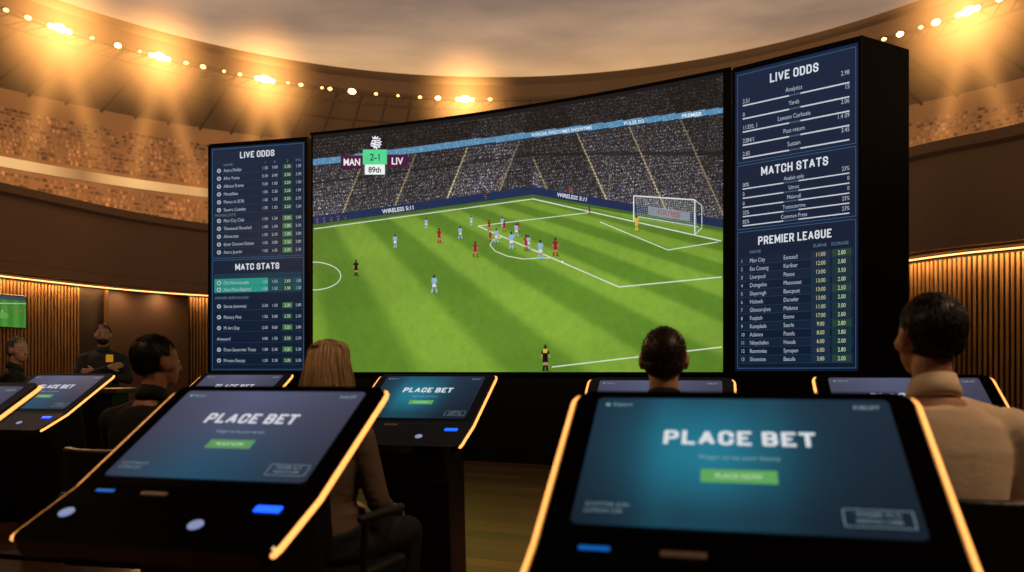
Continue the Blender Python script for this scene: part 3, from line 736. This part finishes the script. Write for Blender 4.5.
# ================================================================ kiosks
EV=Vector((0,-.8537,-.521)); NR=Vector((0,-.521,.8537))
CE=Vector((0,-.912,-.410)); CN=Vector((0,-.410,.912))
RY=.29; SL=.451; CL=.219
def kiosk_screen(top,style,name):
    def mpf(a,b,off):
        q=Vector((a,RY,top))+EV*b+NR*(.0025+off); return tuple(q)
    P=Painter(mpf,.0006)
    def teal(i,j):
        g=math.exp(-((i-.40)/.28)**2)*(.45+.55*math.sin(min(1,j*1.1)*math.pi)); g2=math.exp(-((i-.25)/.06)**2)*.16+math.exp(-((i-.62)/.05)**2)*.08
        a=np.array((32,46,62))+np.array((4,76,84))*min(1,g+g2)
        return tuple(a*(1-.30*j*(1-g)))
    def grey(i,j):  # washed greyer: slanted view and warm reflection painted into the screen colours
        g=math.exp(-((i-.45)/.4)**2)
        a=np.array((84,82,104))*(1-.30*j)*(1-.25*abs(i-.4))+np.array((4,10,16))*g
        if j>.4: a=a+np.array((-30,8,12))*min(1,(j-.4)*1.8)*g
        return tuple(a)
    X=.274; S0=.030; S1=.412
    P.grad(-X,S0,X,S1,28,18,teal if style else grey,0)
    r=.014
    for sx in (-1,1):
        for (sy,yy) in ((1,S0),(-1,S1)):
            pts=[(sx*(X+.001),yy-sy*.001)]+[(sx*(X-r+r*math.cos(t)),yy+sy*(r-r*math.sin(t))) for t in np.linspace(0,math.pi/2,6)]
            if sx*sy<0: pts=pts[::-1]
            P.poly(pts,(6,6,8),1)
    WT=(218,224,228) if style else (212,212,220)
    P.head('PLACE BET',0,.163,.044,WT,xs=.98,layer=2,wt=.20)
    P.text('Wager to be your bonus',0,.222,.0115,(130,170,175),xs=.85)
    P.rect(-.064,.256,.064,.292,(98,166,92) if style else (94,150,96),1); P.text('PLACE NOW',0,.274,.012,(180,220,170),bold=.02,layer=2,xs=.8)
    P.disc(-.252,.055,.005,.005,(110,180,175),1); P.text('Slapture',-.242,.055,.010,(130,170,175),al='l',xs=.85)
    P.text('0.20.277',.255,.058,.011,(150,180,185),al='r',xs=.85)
    P.text('SCOTTER SLIM',-.255,.362,.0095,(115,140,150),al='l',xs=.85); P.text('LUTION 2.84',-.255,.378,.0095,(115,140,150),al='l',xs=.85)
    frm=(.158,.348,.260,.388); c=(130,155,165)
    P.line(frm[0],frm[1],frm[2],frm[1],.0014,c,1);P.line(frm[0],frm[3],frm[2],frm[3],.0014,c,1);P.line(frm[0],frm[1],frm[0],frm[3],.0014,c,1);P.line(frm[2],frm[1],frm[2],frm[3],.0014,c,1)
    P.text('WAGER 12:12',.209,.360,.0085,c,xs=.9); P.text('MATCH 2 000',.209,.376,.0085,c,xs=.9)
    return P.build(name,M['kscreen'],None)
HW=.325; CR=.035
def halfw(s):
    T_=SL+CL
    if s<CR: return HW-CR+math.sqrt(max(0,CR*CR-(CR-s)**2))
    if s>T_-CR: return HW-CR+math.sqrt(max(0,CR*CR-(s-(T_-CR))**2))
    return HW
def surf(top,s):
    o=Vector((0,RY,top))
    return (o+EV*s,NR) if s<=SL else (o+EV*SL+CE*(s-SL),CN)
def make_kiosk_parts(top):
    parts=[]; Z=lambda z: top+z
    T_=SL+CL
    ss=[CR*(1-math.cos(t)) for t in np.linspace(0,math.pi/2,7)]+[.12,.3,SL-.01,SL+.012,SL+.1]+[T_-CR+CR*math.sin(t) for t in np.linspace(0,math.pi/2,7)]
    v=[];f=[]
    for s in ss:
        c,n=surf(top,s); w=max(halfw(s),.05); th=.034 if s<SL else .040
        for (x,k) in ((-w+.006,0),(-w,-.007),(-w,-th+.008),(-w+.012,-th),(w-.012,-th),(w,-th+.008),(w,-.007),(w-.006,0)):
            q=c+n*k; v.append((x,q.y,q.z))
    for i in range(len(ss)-1):
        for j in range(8): f.append((i*8+j,i*8+(j+1)%8,(i+1)*8+(j+1)%8,(i+1)*8+j))
    f.append(tuple(range(8))); f.append(tuple(range((len(ss)-1)*8,len(ss)*8)))
    o=fixn(mesh_ob('housing',v,f,M['gloss'])); parts.append(o)
    for sx in (-1,1):
        p=Prims()
        sv=[.012,.022,.036,.10,.25,.40,SL-.02,SL,SL+.02,SL+.10,T_-.04,T_-.02]
        pts=[]
        for s in sv:
            c,n=surf(top,s); q=c+n*(-.012); pts.append((sx*(halfw(s)+.002),q.y,q.z))
        for q,r in zip(pts,pts[1:]): p.capsule(q,.0070,r,.0070,n=8,h=2)
        parts.append(p.build('light_strip',M['strip']))
    prof=[(RY-.12,Z(-.115)),(RY-.42,Z(-.285)),(RY-.30,Z(-.54)),(RY-.26,.03),(RY-.02,.03),(RY-.06,Z(-.5))]
    o=extrude_profile('pedestal',prof,-.17,.17,M['black']); bevel(o,.012,2); parts.append(o)
    o=extrude_profile('base_plate',[(RY+.03,0),(RY+.03,.03),(RY-.36,.03),(RY-.36,0)],-.24,.24,M['black']); bevel(o,.008,2); parts.append(o)
    C0=Vector((0,RY,top))+EV*SL
    def pad(nm,x0,x1,s0,s1,h,m):
        v=[]
        for w in (0,h):
            for x,s in ((x0,s0),(x1,s0),(x1,s1),(x0,s1)): v.append(tuple(C0+Vector((x,0,0))+CE*s+CN*w))
        f=[(0,1,2,3),(7,6,5,4),(0,4,5,1),(1,5,6,2),(2,6,7,3),(3,7,4,0)]
        o=fixn(mesh_ob(nm,v,f,m)); bevel(o,min(.004,h*.4),2); parts.append(o)
    pad('status_label',-.25,-.20,.012,.022,.002,M['bluedim'])
    pad('card_slot',-.12,-.05,.016,.028,.004,M['slot'])
    pad('glowing_button',.205,.268,.050,.072,.004,M['blue'])
    for x_,s_ in ((.10,.130),(-.255,.110)):
        p=Prims(); c=C0+Vector((x_,0,0))+CE*s_
        p.capsule(tuple(c-CN*.001),.0175,tuple(c+CN*.002),.0175,n=24,h=3,caps=False); p.capsule(tuple(c+CN*.0015),.015,tuple(c+CN*.0035),.0135,n=24,caps=False)
        parts.append(p.build('glowing_key',M['knob'],smooth=False))
    return parts
kits={}
def kiosk(topx,topy,top,yaw_deg,style,label):
    key=round(top,3)
    yaw=math.radians(yaw_deg)
    dx_,dy_=-math.sin(yaw)*RY,math.cos(yaw)*RY
    e=empty('betting_kiosk',(topx-dx_,topy-dy_,0),yaw,label=label,category='betting terminal',group='betting kiosks')
    if key not in kits:
        kits[key]={'p':make_kiosk_parts(top)}
        for o in kits[key]['p']: o.parent=e
    else:
        for o in kits[key]['p']:
            c=o.copy(); COL.objects.link(c); c.parent=e
    if style in kits[key]:
        c=kits[key][style].copy(); COL.objects.link(c); c.parent=e
    else:
        o=kiosk_screen(top,style,'touch_screen'); o.parent=e; kits[key][style]=o
    return e
kiosk(.452,1.60,1.11,-15,1,'black kiosk with bright teal place bet touchscreen and amber edge lights')
kiosk(-.645,2.22,1.11,-15,0,'black kiosk with grey-blue place bet screen and amber edge lights')
kiosk(-.39,4.2,1.14,-16,1,'black kiosk with place bet screen beside the blonde woman')
kiosk(.68,3.65,1.125,-14,0,'black kiosk in front of the short-haired seated man')
kiosk(1.55,3.18,1.14,-14,0,'black kiosk in front of the man in a cream shirt')
kiosk(-1.66,5.0,1.145,-16,0,'black kiosk in front of the man in a dark jacket')
kiosk(-2.86,5.2,1.14,-16,0,'tilted black kiosk near the dark-jacketed man')
kiosk(-2.06,3.05,1.11,-16,0,'black kiosk with amber edge light near the room side')

# ================================================================ chairs
def make_chair():
    parts=[]
    v,f=box_vf(-.23,.23,-.22,.23,.39,.455); o=mesh_ob('seat',v,f,M['seat']); bevel(o,.025,4); parts.append(o)
    v=[];f=[];n=12
    for k in range(n+1):
        t=(k/n-.5)*1.5
        for rr in (.27,.31):
            for z in (.50,.86): v.append((rr*math.sin(t)*.92,.02-rr*math.cos(t)+ (.0 if z<.6 else -.04),z))
    for k in range(n):
        a=k*4;b_=a+4
        f+=[(a,a+1,b_+1,b_),(a+2,b_+2,b_+3,a+3),(a+1,a+3,b_+3,b_+1),(a,b_,b_+2,a+2)]
    f+=[(0,2,3,1),(n*4,n*4+1,n*4+3,n*4+2)]
    o=mesh_ob('backrest',v,f,M['seat'],smooth=False); bevel(o,.012,3); parts.append(o)
    p=Prims(); p.capsule((0,-.2,.42),.016,(0,-.25,.56),.016); p.capsule((-.0,0,.40),.03,(0,0,.09),.03,n=16,h=2); parts.append(p.build('column',M['chrome']))
    for sx in (-1,1):
        p=Prims(); p.capsule((sx*.25,-.12,.42),.013,(sx*.27,-.14,.64),.013); p.capsule((sx*.27,-.16,.65),.017,(sx*.27,.10,.65),.017); parts.append(p.build('armrest',M['seat']))
    for k in range(5):
        a=2*math.pi*k/5+.3; p=Prims(); p.capsule((0,0,.09),.022,(.27*math.cos(a),.27*math.sin(a),.055),.014); p.ell((.27*math.cos(a),.27*math.sin(a),.027),(.022,.022,.027)); parts.append(p.build('leg',M['chrome']))
    return parts
chp=None
def chair(x,y,yaw,label='black leather swivel armchair with a curved back',dz=0):
    global chp
    e=empty('swivel_chair',(x,y,0),yaw,label=label,category='chair',group='lounge chairs')
    if chp is None:
        chp=make_chair()
        for o in chp: o.parent=e
    else:
        for o in chp: c=o.copy(); COL.objects.link(c); c.parent=e
    return e

# ================================================================ people
def hair_mesh(strands,caps,col,HR,body,rn,name='hair'):
    q=Prims()
    for c,r in caps: q.ell(c,r,HR,n=26,h=16)
    V=[Vector(v) for v in q.v]; Fc=list(q.f); base=np.array(lin(col)); C=[tuple(base*.45)]*len(V)
    for pts,rad in strands:
        pts=[HR@Vector(p) for p in pts]; tone=rn.choice([.5,.75,1.0,1.15,1.5])*rn.uniform(.9,1.1); cc_=tuple(base*tone)
        o=len(V); m=len(pts)
        for i,pt in enumerate(pts):
            d=(pts[min(i+1,m-1)]-pts[max(i-1,0)]).normalized(); a=d.orthogonal().normalized(); b=d.cross(a)
            r=rad*(1 if i<m-1 else .25)
            for k in range(4):
                t=math.pi/2*k; V.append(pt+a*r*math.cos(t)+b*r*math.sin(t)); C.append(cc_)
        for i in range(m-1):
            for k in range(4): Fc.append((o+i*4+k,o+i*4+(k+1)%4,o+(i+1)*4+(k+1)%4,o+(i+1)*4+k))
    return mesh_ob(name,V,Fc,M['hair'],body,smooth=True,cols=C)
def person(loc,yaw,label,sit=True,sh=.46,hyaw=0,hpitch=0,lean=.03,fem=False,skin=(190,140,110),top=('shirt',(40,40,44)),legs=(25,25,28),hair='short',haircol=(20,15,12),arms='lap',sc=1.0,beard=False,vox=.007,k=None,cb=.5):
    b=sh if sit else .86
    k=k or (.88 if fem else 1.0)
    sk=mat('skin',skin,.5,noise=.06,nscale=12); sk.node_tree.nodes['Principled BSDF'].inputs['Subsurface Weight'].default_value=.05
    clo=mat('cloth',top[1],.85,noise=.06,nscale=6,bump=cb,stretch=(1,1,1.8),bd=.03); leg=mat('trouser_cloth',legs,.9,noise=.15,nscale=10,bump=.5,bd=.03)
    shoe=mat('shoe_leather',(14,12,12),.35,noise=.1)
    def T(x,y,z): return Vector((x,y+(z-.05)*lean,b+z))
    torso=[(.0,0,.12,.10),(.05,0,.165,.125),(.15,-.005,.158,.115),(.25,-.01,.138*(.93 if fem else 1),.10),(.36,0,.155,.112),(.46,0,.168,.108),(.53,-.006,.15,.085),(.575,-.012,.085,.062),(.60,-.012,.056,.053)]
    S={sx:T(sx*.178*k,-.005,.505) for sx in (-1,1)}
    if arms=='lap':
        E={sx:T(sx*.235*k,.06,.245) for sx in (-1,1)}; Wr={sx:T(sx*.12,.285,.185) for sx in (-1,1)}
        hd={sx:Vector((-sx*.25,1,-.12)).normalized() for sx in (-1,1)}; hn={sx:Vector((0,.1,-1)) for sx in (-1,1)}
    elif arms=='kiosk':
        E={sx:T(sx*.235*k,.12,.26) for sx in (-1,1)}; Wr={sx:T(sx*.16,.34,.30) for sx in (-1,1)}
        hd={sx:Vector((-sx*.1,1,.1)).normalized() for sx in (-1,1)}; hn={sx:Vector((0,.1,-1)) for sx in (-1,1)}
    else:
        E={sx:T(sx*.245,.09,.28) for sx in (-1,1)}; Wr={1:T(-.07,.215,.415),-1:T(.07,.175,.355)}
        hd={1:Vector((-1,-.35,.25)).normalized(),-1:Vector((1,-.25,.1)).normalized()}; hn={1:Vector((-.3,-1,0)),-1:Vector((.3,-1,0))}
    if sit:
        Hp={sx:Vector((sx*.09,.02,b+.085)) for sx in (-1,1)}; Kn={sx:Vector((sx*.13,.43,b+.06)) for sx in (-1,1)}; An={sx:Vector((sx*.13,.40,.09)) for sx in (-1,1)}
    else:
        Hp={sx:Vector((sx*.09,0,b+.06)) for sx in (-1,1)}; Kn={sx:Vector((sx*.105,.02,.50)) for sx in (-1,1)}; An={sx:Vector((sx*.12,-.01,.09)) for sx in (-1,1)}
    HC=T(0,.02,.765); HR=Matrix.Translation(HC)@Euler((-hpitch,0,hyaw)).to_matrix().to_4x4()
    kn_=min(k,1.0)
    p=Prims()
    p.loft([(0,y+(z-.05)*lean,b+z,rx*k,ry) for z,y,rx,ry in torso])
    p.capsule(T(0,-.012,.54),.054*kn_,T(0,.004,.69),.049*kn_)
    for sx in (-1,1):
        p.capsule(T(0,-.01,.575),.036,T(sx*.15*k,-.005,.515),.042)
        p.capsule(S[sx],.052*k,E[sx],.040*k); p.capsule(E[sx],.040*k,Wr[sx],.026*kn_)
        p.capsule(Hp[sx],.088,Kn[sx],.058); p.capsule(Kn[sx],.055,An[sx],.036); p.capsule(An[sx]+Vector((0,-.02,-.04)),.035,An[sx]+Vector((0,.15,-.062)),.024)
        d=hd[sx]; n=hn[sx].normalized(); n=(n-d*n.dot(d)).normalized(); s=d.cross(n)*(-1)
        if s.dot(Vector((-sx,0,0)))<0 and arms!='crossed': s=-s
        w0=Wr[sx]
        ln=[.038,.046,.043,.034]
        for i,o in enumerate((.028,.010,-.009,-.026)):
            kn=w0+d*(.088 if i in(1,2) else .082)+s*o
            p.capsule(w0+d*.01+s*o*.6,.016,kn,.0125,n=10)
            a=kn+(d*.9+n*.35).normalized()*ln[i]; c=a+(d*.55+n*.8).normalized()*ln[i]*.62; e=c+(d*.3+n*.95).normalized()*ln[i]*.45
            p.capsule(kn,.0105,a,.0095,n=10,h=3); p.capsule(a,.0095,c,.0088,n=10,h=3); p.capsule(c,.0088,e,.0078,n=10,h=3)
        t0=w0+d*.025+s*.026; t1=t0+(d*.7+s*.8).normalized()*.038; t2=t1+(d*.95+s*.3+n*.3).normalized()*.03
        p.capsule(t0,.014,t1,.012,n=10,h=3); p.capsule(t1,.0115,t2,.0095,n=10,h=3)
    hs=.95 if fem else 1.0
    def E_(c,r): p.ell([q*hs for q in c],[q*hs for q in r],HR)
    E_((0,-.012,.022),(.073,.094,.090)); E_((0,.03,-.045),(.056,.058,.062)); E_((0,.05,-.082),(.034,.034,.026)); E_((0,.02,.0),(.066,.066,.075))
    E_((0,.066,.018),(.048,.02,.012)); E_((-.062,.03,-.02),(.012,.03,.02)); E_((.062,.03,-.02),(.012,.03,.02))
    def C_(a,ra,c,rc): p.capsule(HR@Vector([q*hs for q in a]),ra,HR@Vector([q*hs for q in c]),rc,n=10,h=3)
    C_((0,.082,.008),.008,(0,.100,-.030),.012); C_((-.011,.088,-.034),.007,(.011,.088,-.034),.007)
    C_((-.018,.082,-.058),.0065,(.018,.082,-.058),.0065); C_((-.015,.080,-.067),.007,(.015,.080,-.067),.007)
    for sx in (-1,1): E_((sx*.077,-.006,-.006),(.009,.019,.030)); E_((sx*.074,.0,-.03),(.007,.011,.013))
    body=p.remesh('person',sk,vox,3,label=label,category='person'); body.location=loc; body.rotation_euler=(0,0,yaw); body.scale=(sc,sc,sc)
    p=Prims(); g=.014
    p.loft([(0,y+(z-.05)*lean,b+z,rx*k+g,ry+g) for z,y,rx,ry in ([(-.02,0,.14,.11)] if not sit else [])+torso[:-1]])
    p.capsule(T(0,-.012,.55),.066*kn_,T(0,-.010,.582),.058*kn_)
    for sx in (-1,1):
        p.capsule(T(0,-.012,.575),.048,T(sx*.15*k,-.005,.520),.055)
        cuff=Wr[sx]+(E[sx]-Wr[sx]).normalized()*.03
        p.capsule(S[sx],.066*k,E[sx],.051*k); p.capsule(E[sx],.051*k,cuff,.036*k)
        for q_ in (.12,.24,.8,.9):
            c0=S[sx].lerp(E[sx],q_ if q_>.5 else q_+.6); p.ell(tuple(c0),(.056*k,.058*k,.014))
    for z_ in (.12,.17,.21):
        y_=(z_-.05)*lean-.008; p.ell((0,y_,b+z_),(.170*k,.127,.014))
    p.remesh(top[0],clo,.009,4,body)
    # thin folded collar, tucked into the garment
    v=[];f=[]; n=32
    for i in range(n):
        a=2*math.pi*i/n; ca,sa=math.cos(a),math.sin(a)
        for (rr,zz) in ((.0535,.650),(.0555,.652),(.0700,.606),(.0640,.590)):
            v.append(T(rr*kn_*ca,-.004+rr*sa,zz-.018*sa))
    for i in range(n):
        for j in range(4): f.append((i*4+j,((i+1)%n)*4+j,((i+1)%n)*4+(j+1)%4,i*4+(j+1)%4))
    fixn(mesh_ob('collar',v,f,clo,body,smooth=True))
    p=Prims()
    p.loft([(0,y+(z-.05)*lean,b+z,rx+.008,ry+.008) for z,y,rx,ry in torso[:3]])
    for sx in (-1,1):
        p.capsule(Hp[sx],.10,Kn[sx],.070); p.capsule(Kn[sx],.068,An[sx]+Vector((0,0,.0)),.050)
    p.remesh('trousers',leg,.012,3,body)
    for sx in (-1,1):
        q=Prims(); a=An[sx]; q.capsule((a.x,a.y-.025,.048),.043,(a.x,a.y+.10,.040),.038); q.capsule((a.x,a.y+.06,.036),.036,(a.x,a.y+.17,.030),.029); q.capsule((a.x,a.y,.06),.045,(a.x,a.y,.095),.045)
        q.remesh('shoe',shoe,.008,3,body)
    brow=mat('brow_hair',haircol,.6,noise=.2)
    for sx in (-1,1):
        q=Prims(); q.ell([sx*.030*hs,.0735*hs,.002*hs],[.013,.009,.0075],HR); q.build('eye',mat('eye_white',(225,220,215),.2,noise=.02),body)
        q=Prims(); q.ell([sx*.030*hs,.0815*hs,.002*hs],[.0055,.003,.0055],HR); q.build('iris',mat('iris_brown',(40,24,14),.2,noise=.1),body)
        q=Prims(); q.capsule(HR@Vector((sx*.016*hs,.0845*hs,.021*hs)),.0032,HR@Vector((sx*.044*hs,.074*hs,.022*hs)),.0024,n=8,h=2); q.build('eyebrow',brow,body)
    rn=random.Random(int(abs(loc[0])*100)); ST=[]
    if hair in('short','buzz'):
        if hair=='short': caps=[((0,-.020,.026),(.0755,.0925,.0885)),((0,-.040,-.016),(.064,.060,.046))]; N_=3000; Lr=(.010,.022); out=.004; rad=.0012
        else: caps=[((0,-.020,.022),(.0745,.0925,.0885)),((0,-.042,-.022),(.066,.060,.046))]; N_=1800; Lr=(.006,.011); out=.002; rad=.0011
        for i in range(N_):
            cz=caps[0] if rn.random()<.72 else caps[1]; c=Vector(cz[0]); rr=cz[1]
            a=rn.uniform(0,2*math.pi); s_=rn.uniform(-.95,1); el=math.asin(s_)
            d=Vector((math.cos(a)*math.cos(el),math.sin(a)*math.cos(el),math.sin(el)))
            pt=c+Vector((d.x*rr[0],d.y*rr[1],d.z*rr[2]))
            if pt.y>.012 and pt.z<.060: continue
            if abs(pt.x)>.055 and pt.z<-.005 and pt.y>-.030: continue
            if pt.z<-.062+rn.uniform(0,.012): continue
            if hair=='buzz' and pt.z>.088 and rn.random()<.75: continue
            nrm_=Vector((d.x/rr[0],d.y/rr[1],d.z/rr[2])).normalized()
            g_=Vector((d.x*.4+rn.uniform(-.25,.25),-.35+(.7 if pt.z>.08 else 0),-.9 if pt.z<.08 else -.1)); g_=(g_-nrm_*g_.dot(nrm_)).normalized()
            Ls=rn.uniform(*Lr)
            if pt.z>.085: Ls*=1.3
            ST.append(([(pt)*hs,(pt+g_*Ls*.5+nrm_*out)*hs,(pt+g_*Ls+nrm_*out*.5)*hs],rad*rn.uniform(.8,1.4)))
        caps=[(tuple(q*hs for q in c),tuple(q*hs for q in r)) for c,r in caps]
    else:
        caps=[((0,-.020,.024),(.073,.092,.094)),((0,-.046,-.045),(.060,.044,.085))]
        for i in range(3000):
            a=math.radians(rn.uniform(150,390)); jr=rn.uniform(.93,1.06); lock=math.sin(math.degrees(a)*.35)*.007
            d=Vector((math.cos(a),math.sin(a),0)); r0=Vector((d.x*.080*jr,d.y*.098*jr-.02,.035))
            if d.y>.1: r0.y=min(r0.y,.035)
            Lh=rn.uniform(.22,.33); wv=rn.gauss(0,.006)+lock; w2=rn.gauss(0,.010)-lock
            top_=Vector((rn.uniform(-.012,.012)+d.x*.008,rn.uniform(-.06,.05),.116-rn.uniform(0,.004)))
            m_=Vector((r0.x*.72,top_.y*.45+r0.y*.55,.101)); m2_=Vector((r0.x*.95,top_.y*.15+r0.y*.85,.073))
            p2=Vector((r0.x*1.10+wv,r0.y*1.01-.006+lock,-.05)); p3=Vector((r0.x*1.18+wv+w2,r0.y*.99-.015,-.13)); p35=Vector((r0.x*1.22-wv+w2,r0.y*.96-.024,-.20)); p4=Vector((r0.x*1.12+w2*2.2,r0.y*.9-.034,-Lh))
            ST.append(([q*hs for q in (top_,m_,m2_,r0,p2,p3,p35,p4)],rn.uniform(.0007,.0015)))
    hair_mesh(ST,caps,haircol,HR,body,rn)
    if beard:
        q=Prims(); q.ell([0,.040,-.066],[.058,.055,.044],HR); q.ell([0,.072,-.046],[.026,.017,.008],HR); q.remesh('beard',brow,.005,1,body)
    return body

R_=math.radians
person((-.70,2.95,0),R_(-22),'seated long-haired blonde woman in a beige top and dark trousers',fem=True,skin=(196,150,120),top=('blouse',(100,78,62)),legs=(22,21,25),hair='long',haircol=(168,132,92),arms='lap',lean=.05,sc=.95)
chair(-.70,2.95,R_(-22),'black leather swivel armchair under the blonde woman')
person((-1.50,3.28,0),R_(-12),'seated dark-haired man in a black jacket, head turned aside',hyaw=R_(-30),skin=(178,126,98),top=('jacket',(7,7,9)),haircol=(26,21,18),arms='kiosk',lean=.06,sc=.975)
chair(-1.50,3.28,R_(-12),'black leather swivel armchair under the man in the black jacket')
person((.50,2.62,0),R_(-10),'seated man with cropped dark hair in dark clothing',skin=(190,142,114),top=('jacket',(16,15,17)),hair='buzz',haircol=(62,48,38),arms='lap',lean=.03,sc=.975,k=1.08)
chair(.50,2.60,R_(-10),'black leather swivel armchair under the cropped-haired man')
person((1.155,2.17,0),R_(-4),'seated broad-shouldered man with dark hair in a cream shirt',skin=(176,124,94),top=('shirt',(214,188,160)),legs=(30,28,30),haircol=(34,28,24),arms='lap',lean=.03,hyaw=R_(8),sc=1.02,k=1.07,cb=.3)
chair(1.155,2.10,R_(-4),'black leather swivel armchair under the man in the cream shirt')
sm=person((-4.16,8.1,0),R_(205),'standing bearded man in a dark jacket with folded arms',sit=False,skin=(204,154,124),top=('jacket',(46,44,46)),legs=(20,20,24),haircol=(34,24,18),arms='crossed',beard=True,lean=0,sc=.94)
v,f=box_vf(-.10,-.03,.108,.126,1.33,1.41); bevel(mesh_ob('badge',v,f,mat('yellow_badge',(230,170,50),.5,noise=.05,emit=(230,160,40),es=.35),sm,label='yellow card badge'),.004)
person((-4.42,7.05,0),R_(-70),'seated grey-haired man in a dark jacket on a raised chair',sh=.58,skin=(212,166,136),top=('jacket',(54,48,46)),haircol=(134,126,118),arms='lap',hyaw=R_(-40))
e=chair(-4.42,7.05,R_(-70),'raised black swivel chair under the grey-haired man'); e.scale=(1,1,1.26)
ct=empty('service_counter',(-3.9,6.3,0),R_(10),label='low dark service counter with a pale worktop edge',category='counter')
v,f=box_vf(-.75,.75,-.22,.22,0,.98); bevel(mesh_ob('counter_body',v,f,M['black'],ct),.01)
v,f=box_vf(-.8,.8,-.27,.27,.98,1.02); bevel(mesh_ob('worktop',v,f,mat('worktop',(74,60,50),.35,noise=.2),ct),.008)

# ================================================================ wall television
q,t=at_u(offset(arc,.72),3)
tv=empty('television',(q[0],q[1],2.23),math.atan2(t[1],t[0]),label='wall-mounted television showing a green football pitch',category='television')
v,f=box_vf(-.45,.45,-.0,.05,-.30,.30); bevel(mesh_ob('television_frame',v,f,M['gloss'],tv),.008)
P=Painter(lambda a,b,off:(a,-.003-off,b),.001)
P.grad(-.43,-.28,.43,.28,16,10,lambda i,j:((60,70,80) if j>.85 else ((62,124,46) if int(i*8)%2 else (76,144,54))),0)
P.line(-.43,.1,.43,.16,.008,(220,230,220),1); P.disc(0,-.08,.1,.06,(100,160,74),1,16)
for i in range(8): P.rect(-.3+i*.09,-.02+.03*(i%3),-.285+i*.09,.02+.03*(i%3),random.choice([(200,40,40),(160,200,230)]),2)
P.build('television_screen',M['panel'],tv)
v,f=box_vf(-.06,.06,.05,.13,-.1,.1); mesh_ob('wall_bracket',v,f,M['black'],tv)
print('done', len(bpy.data.objects))
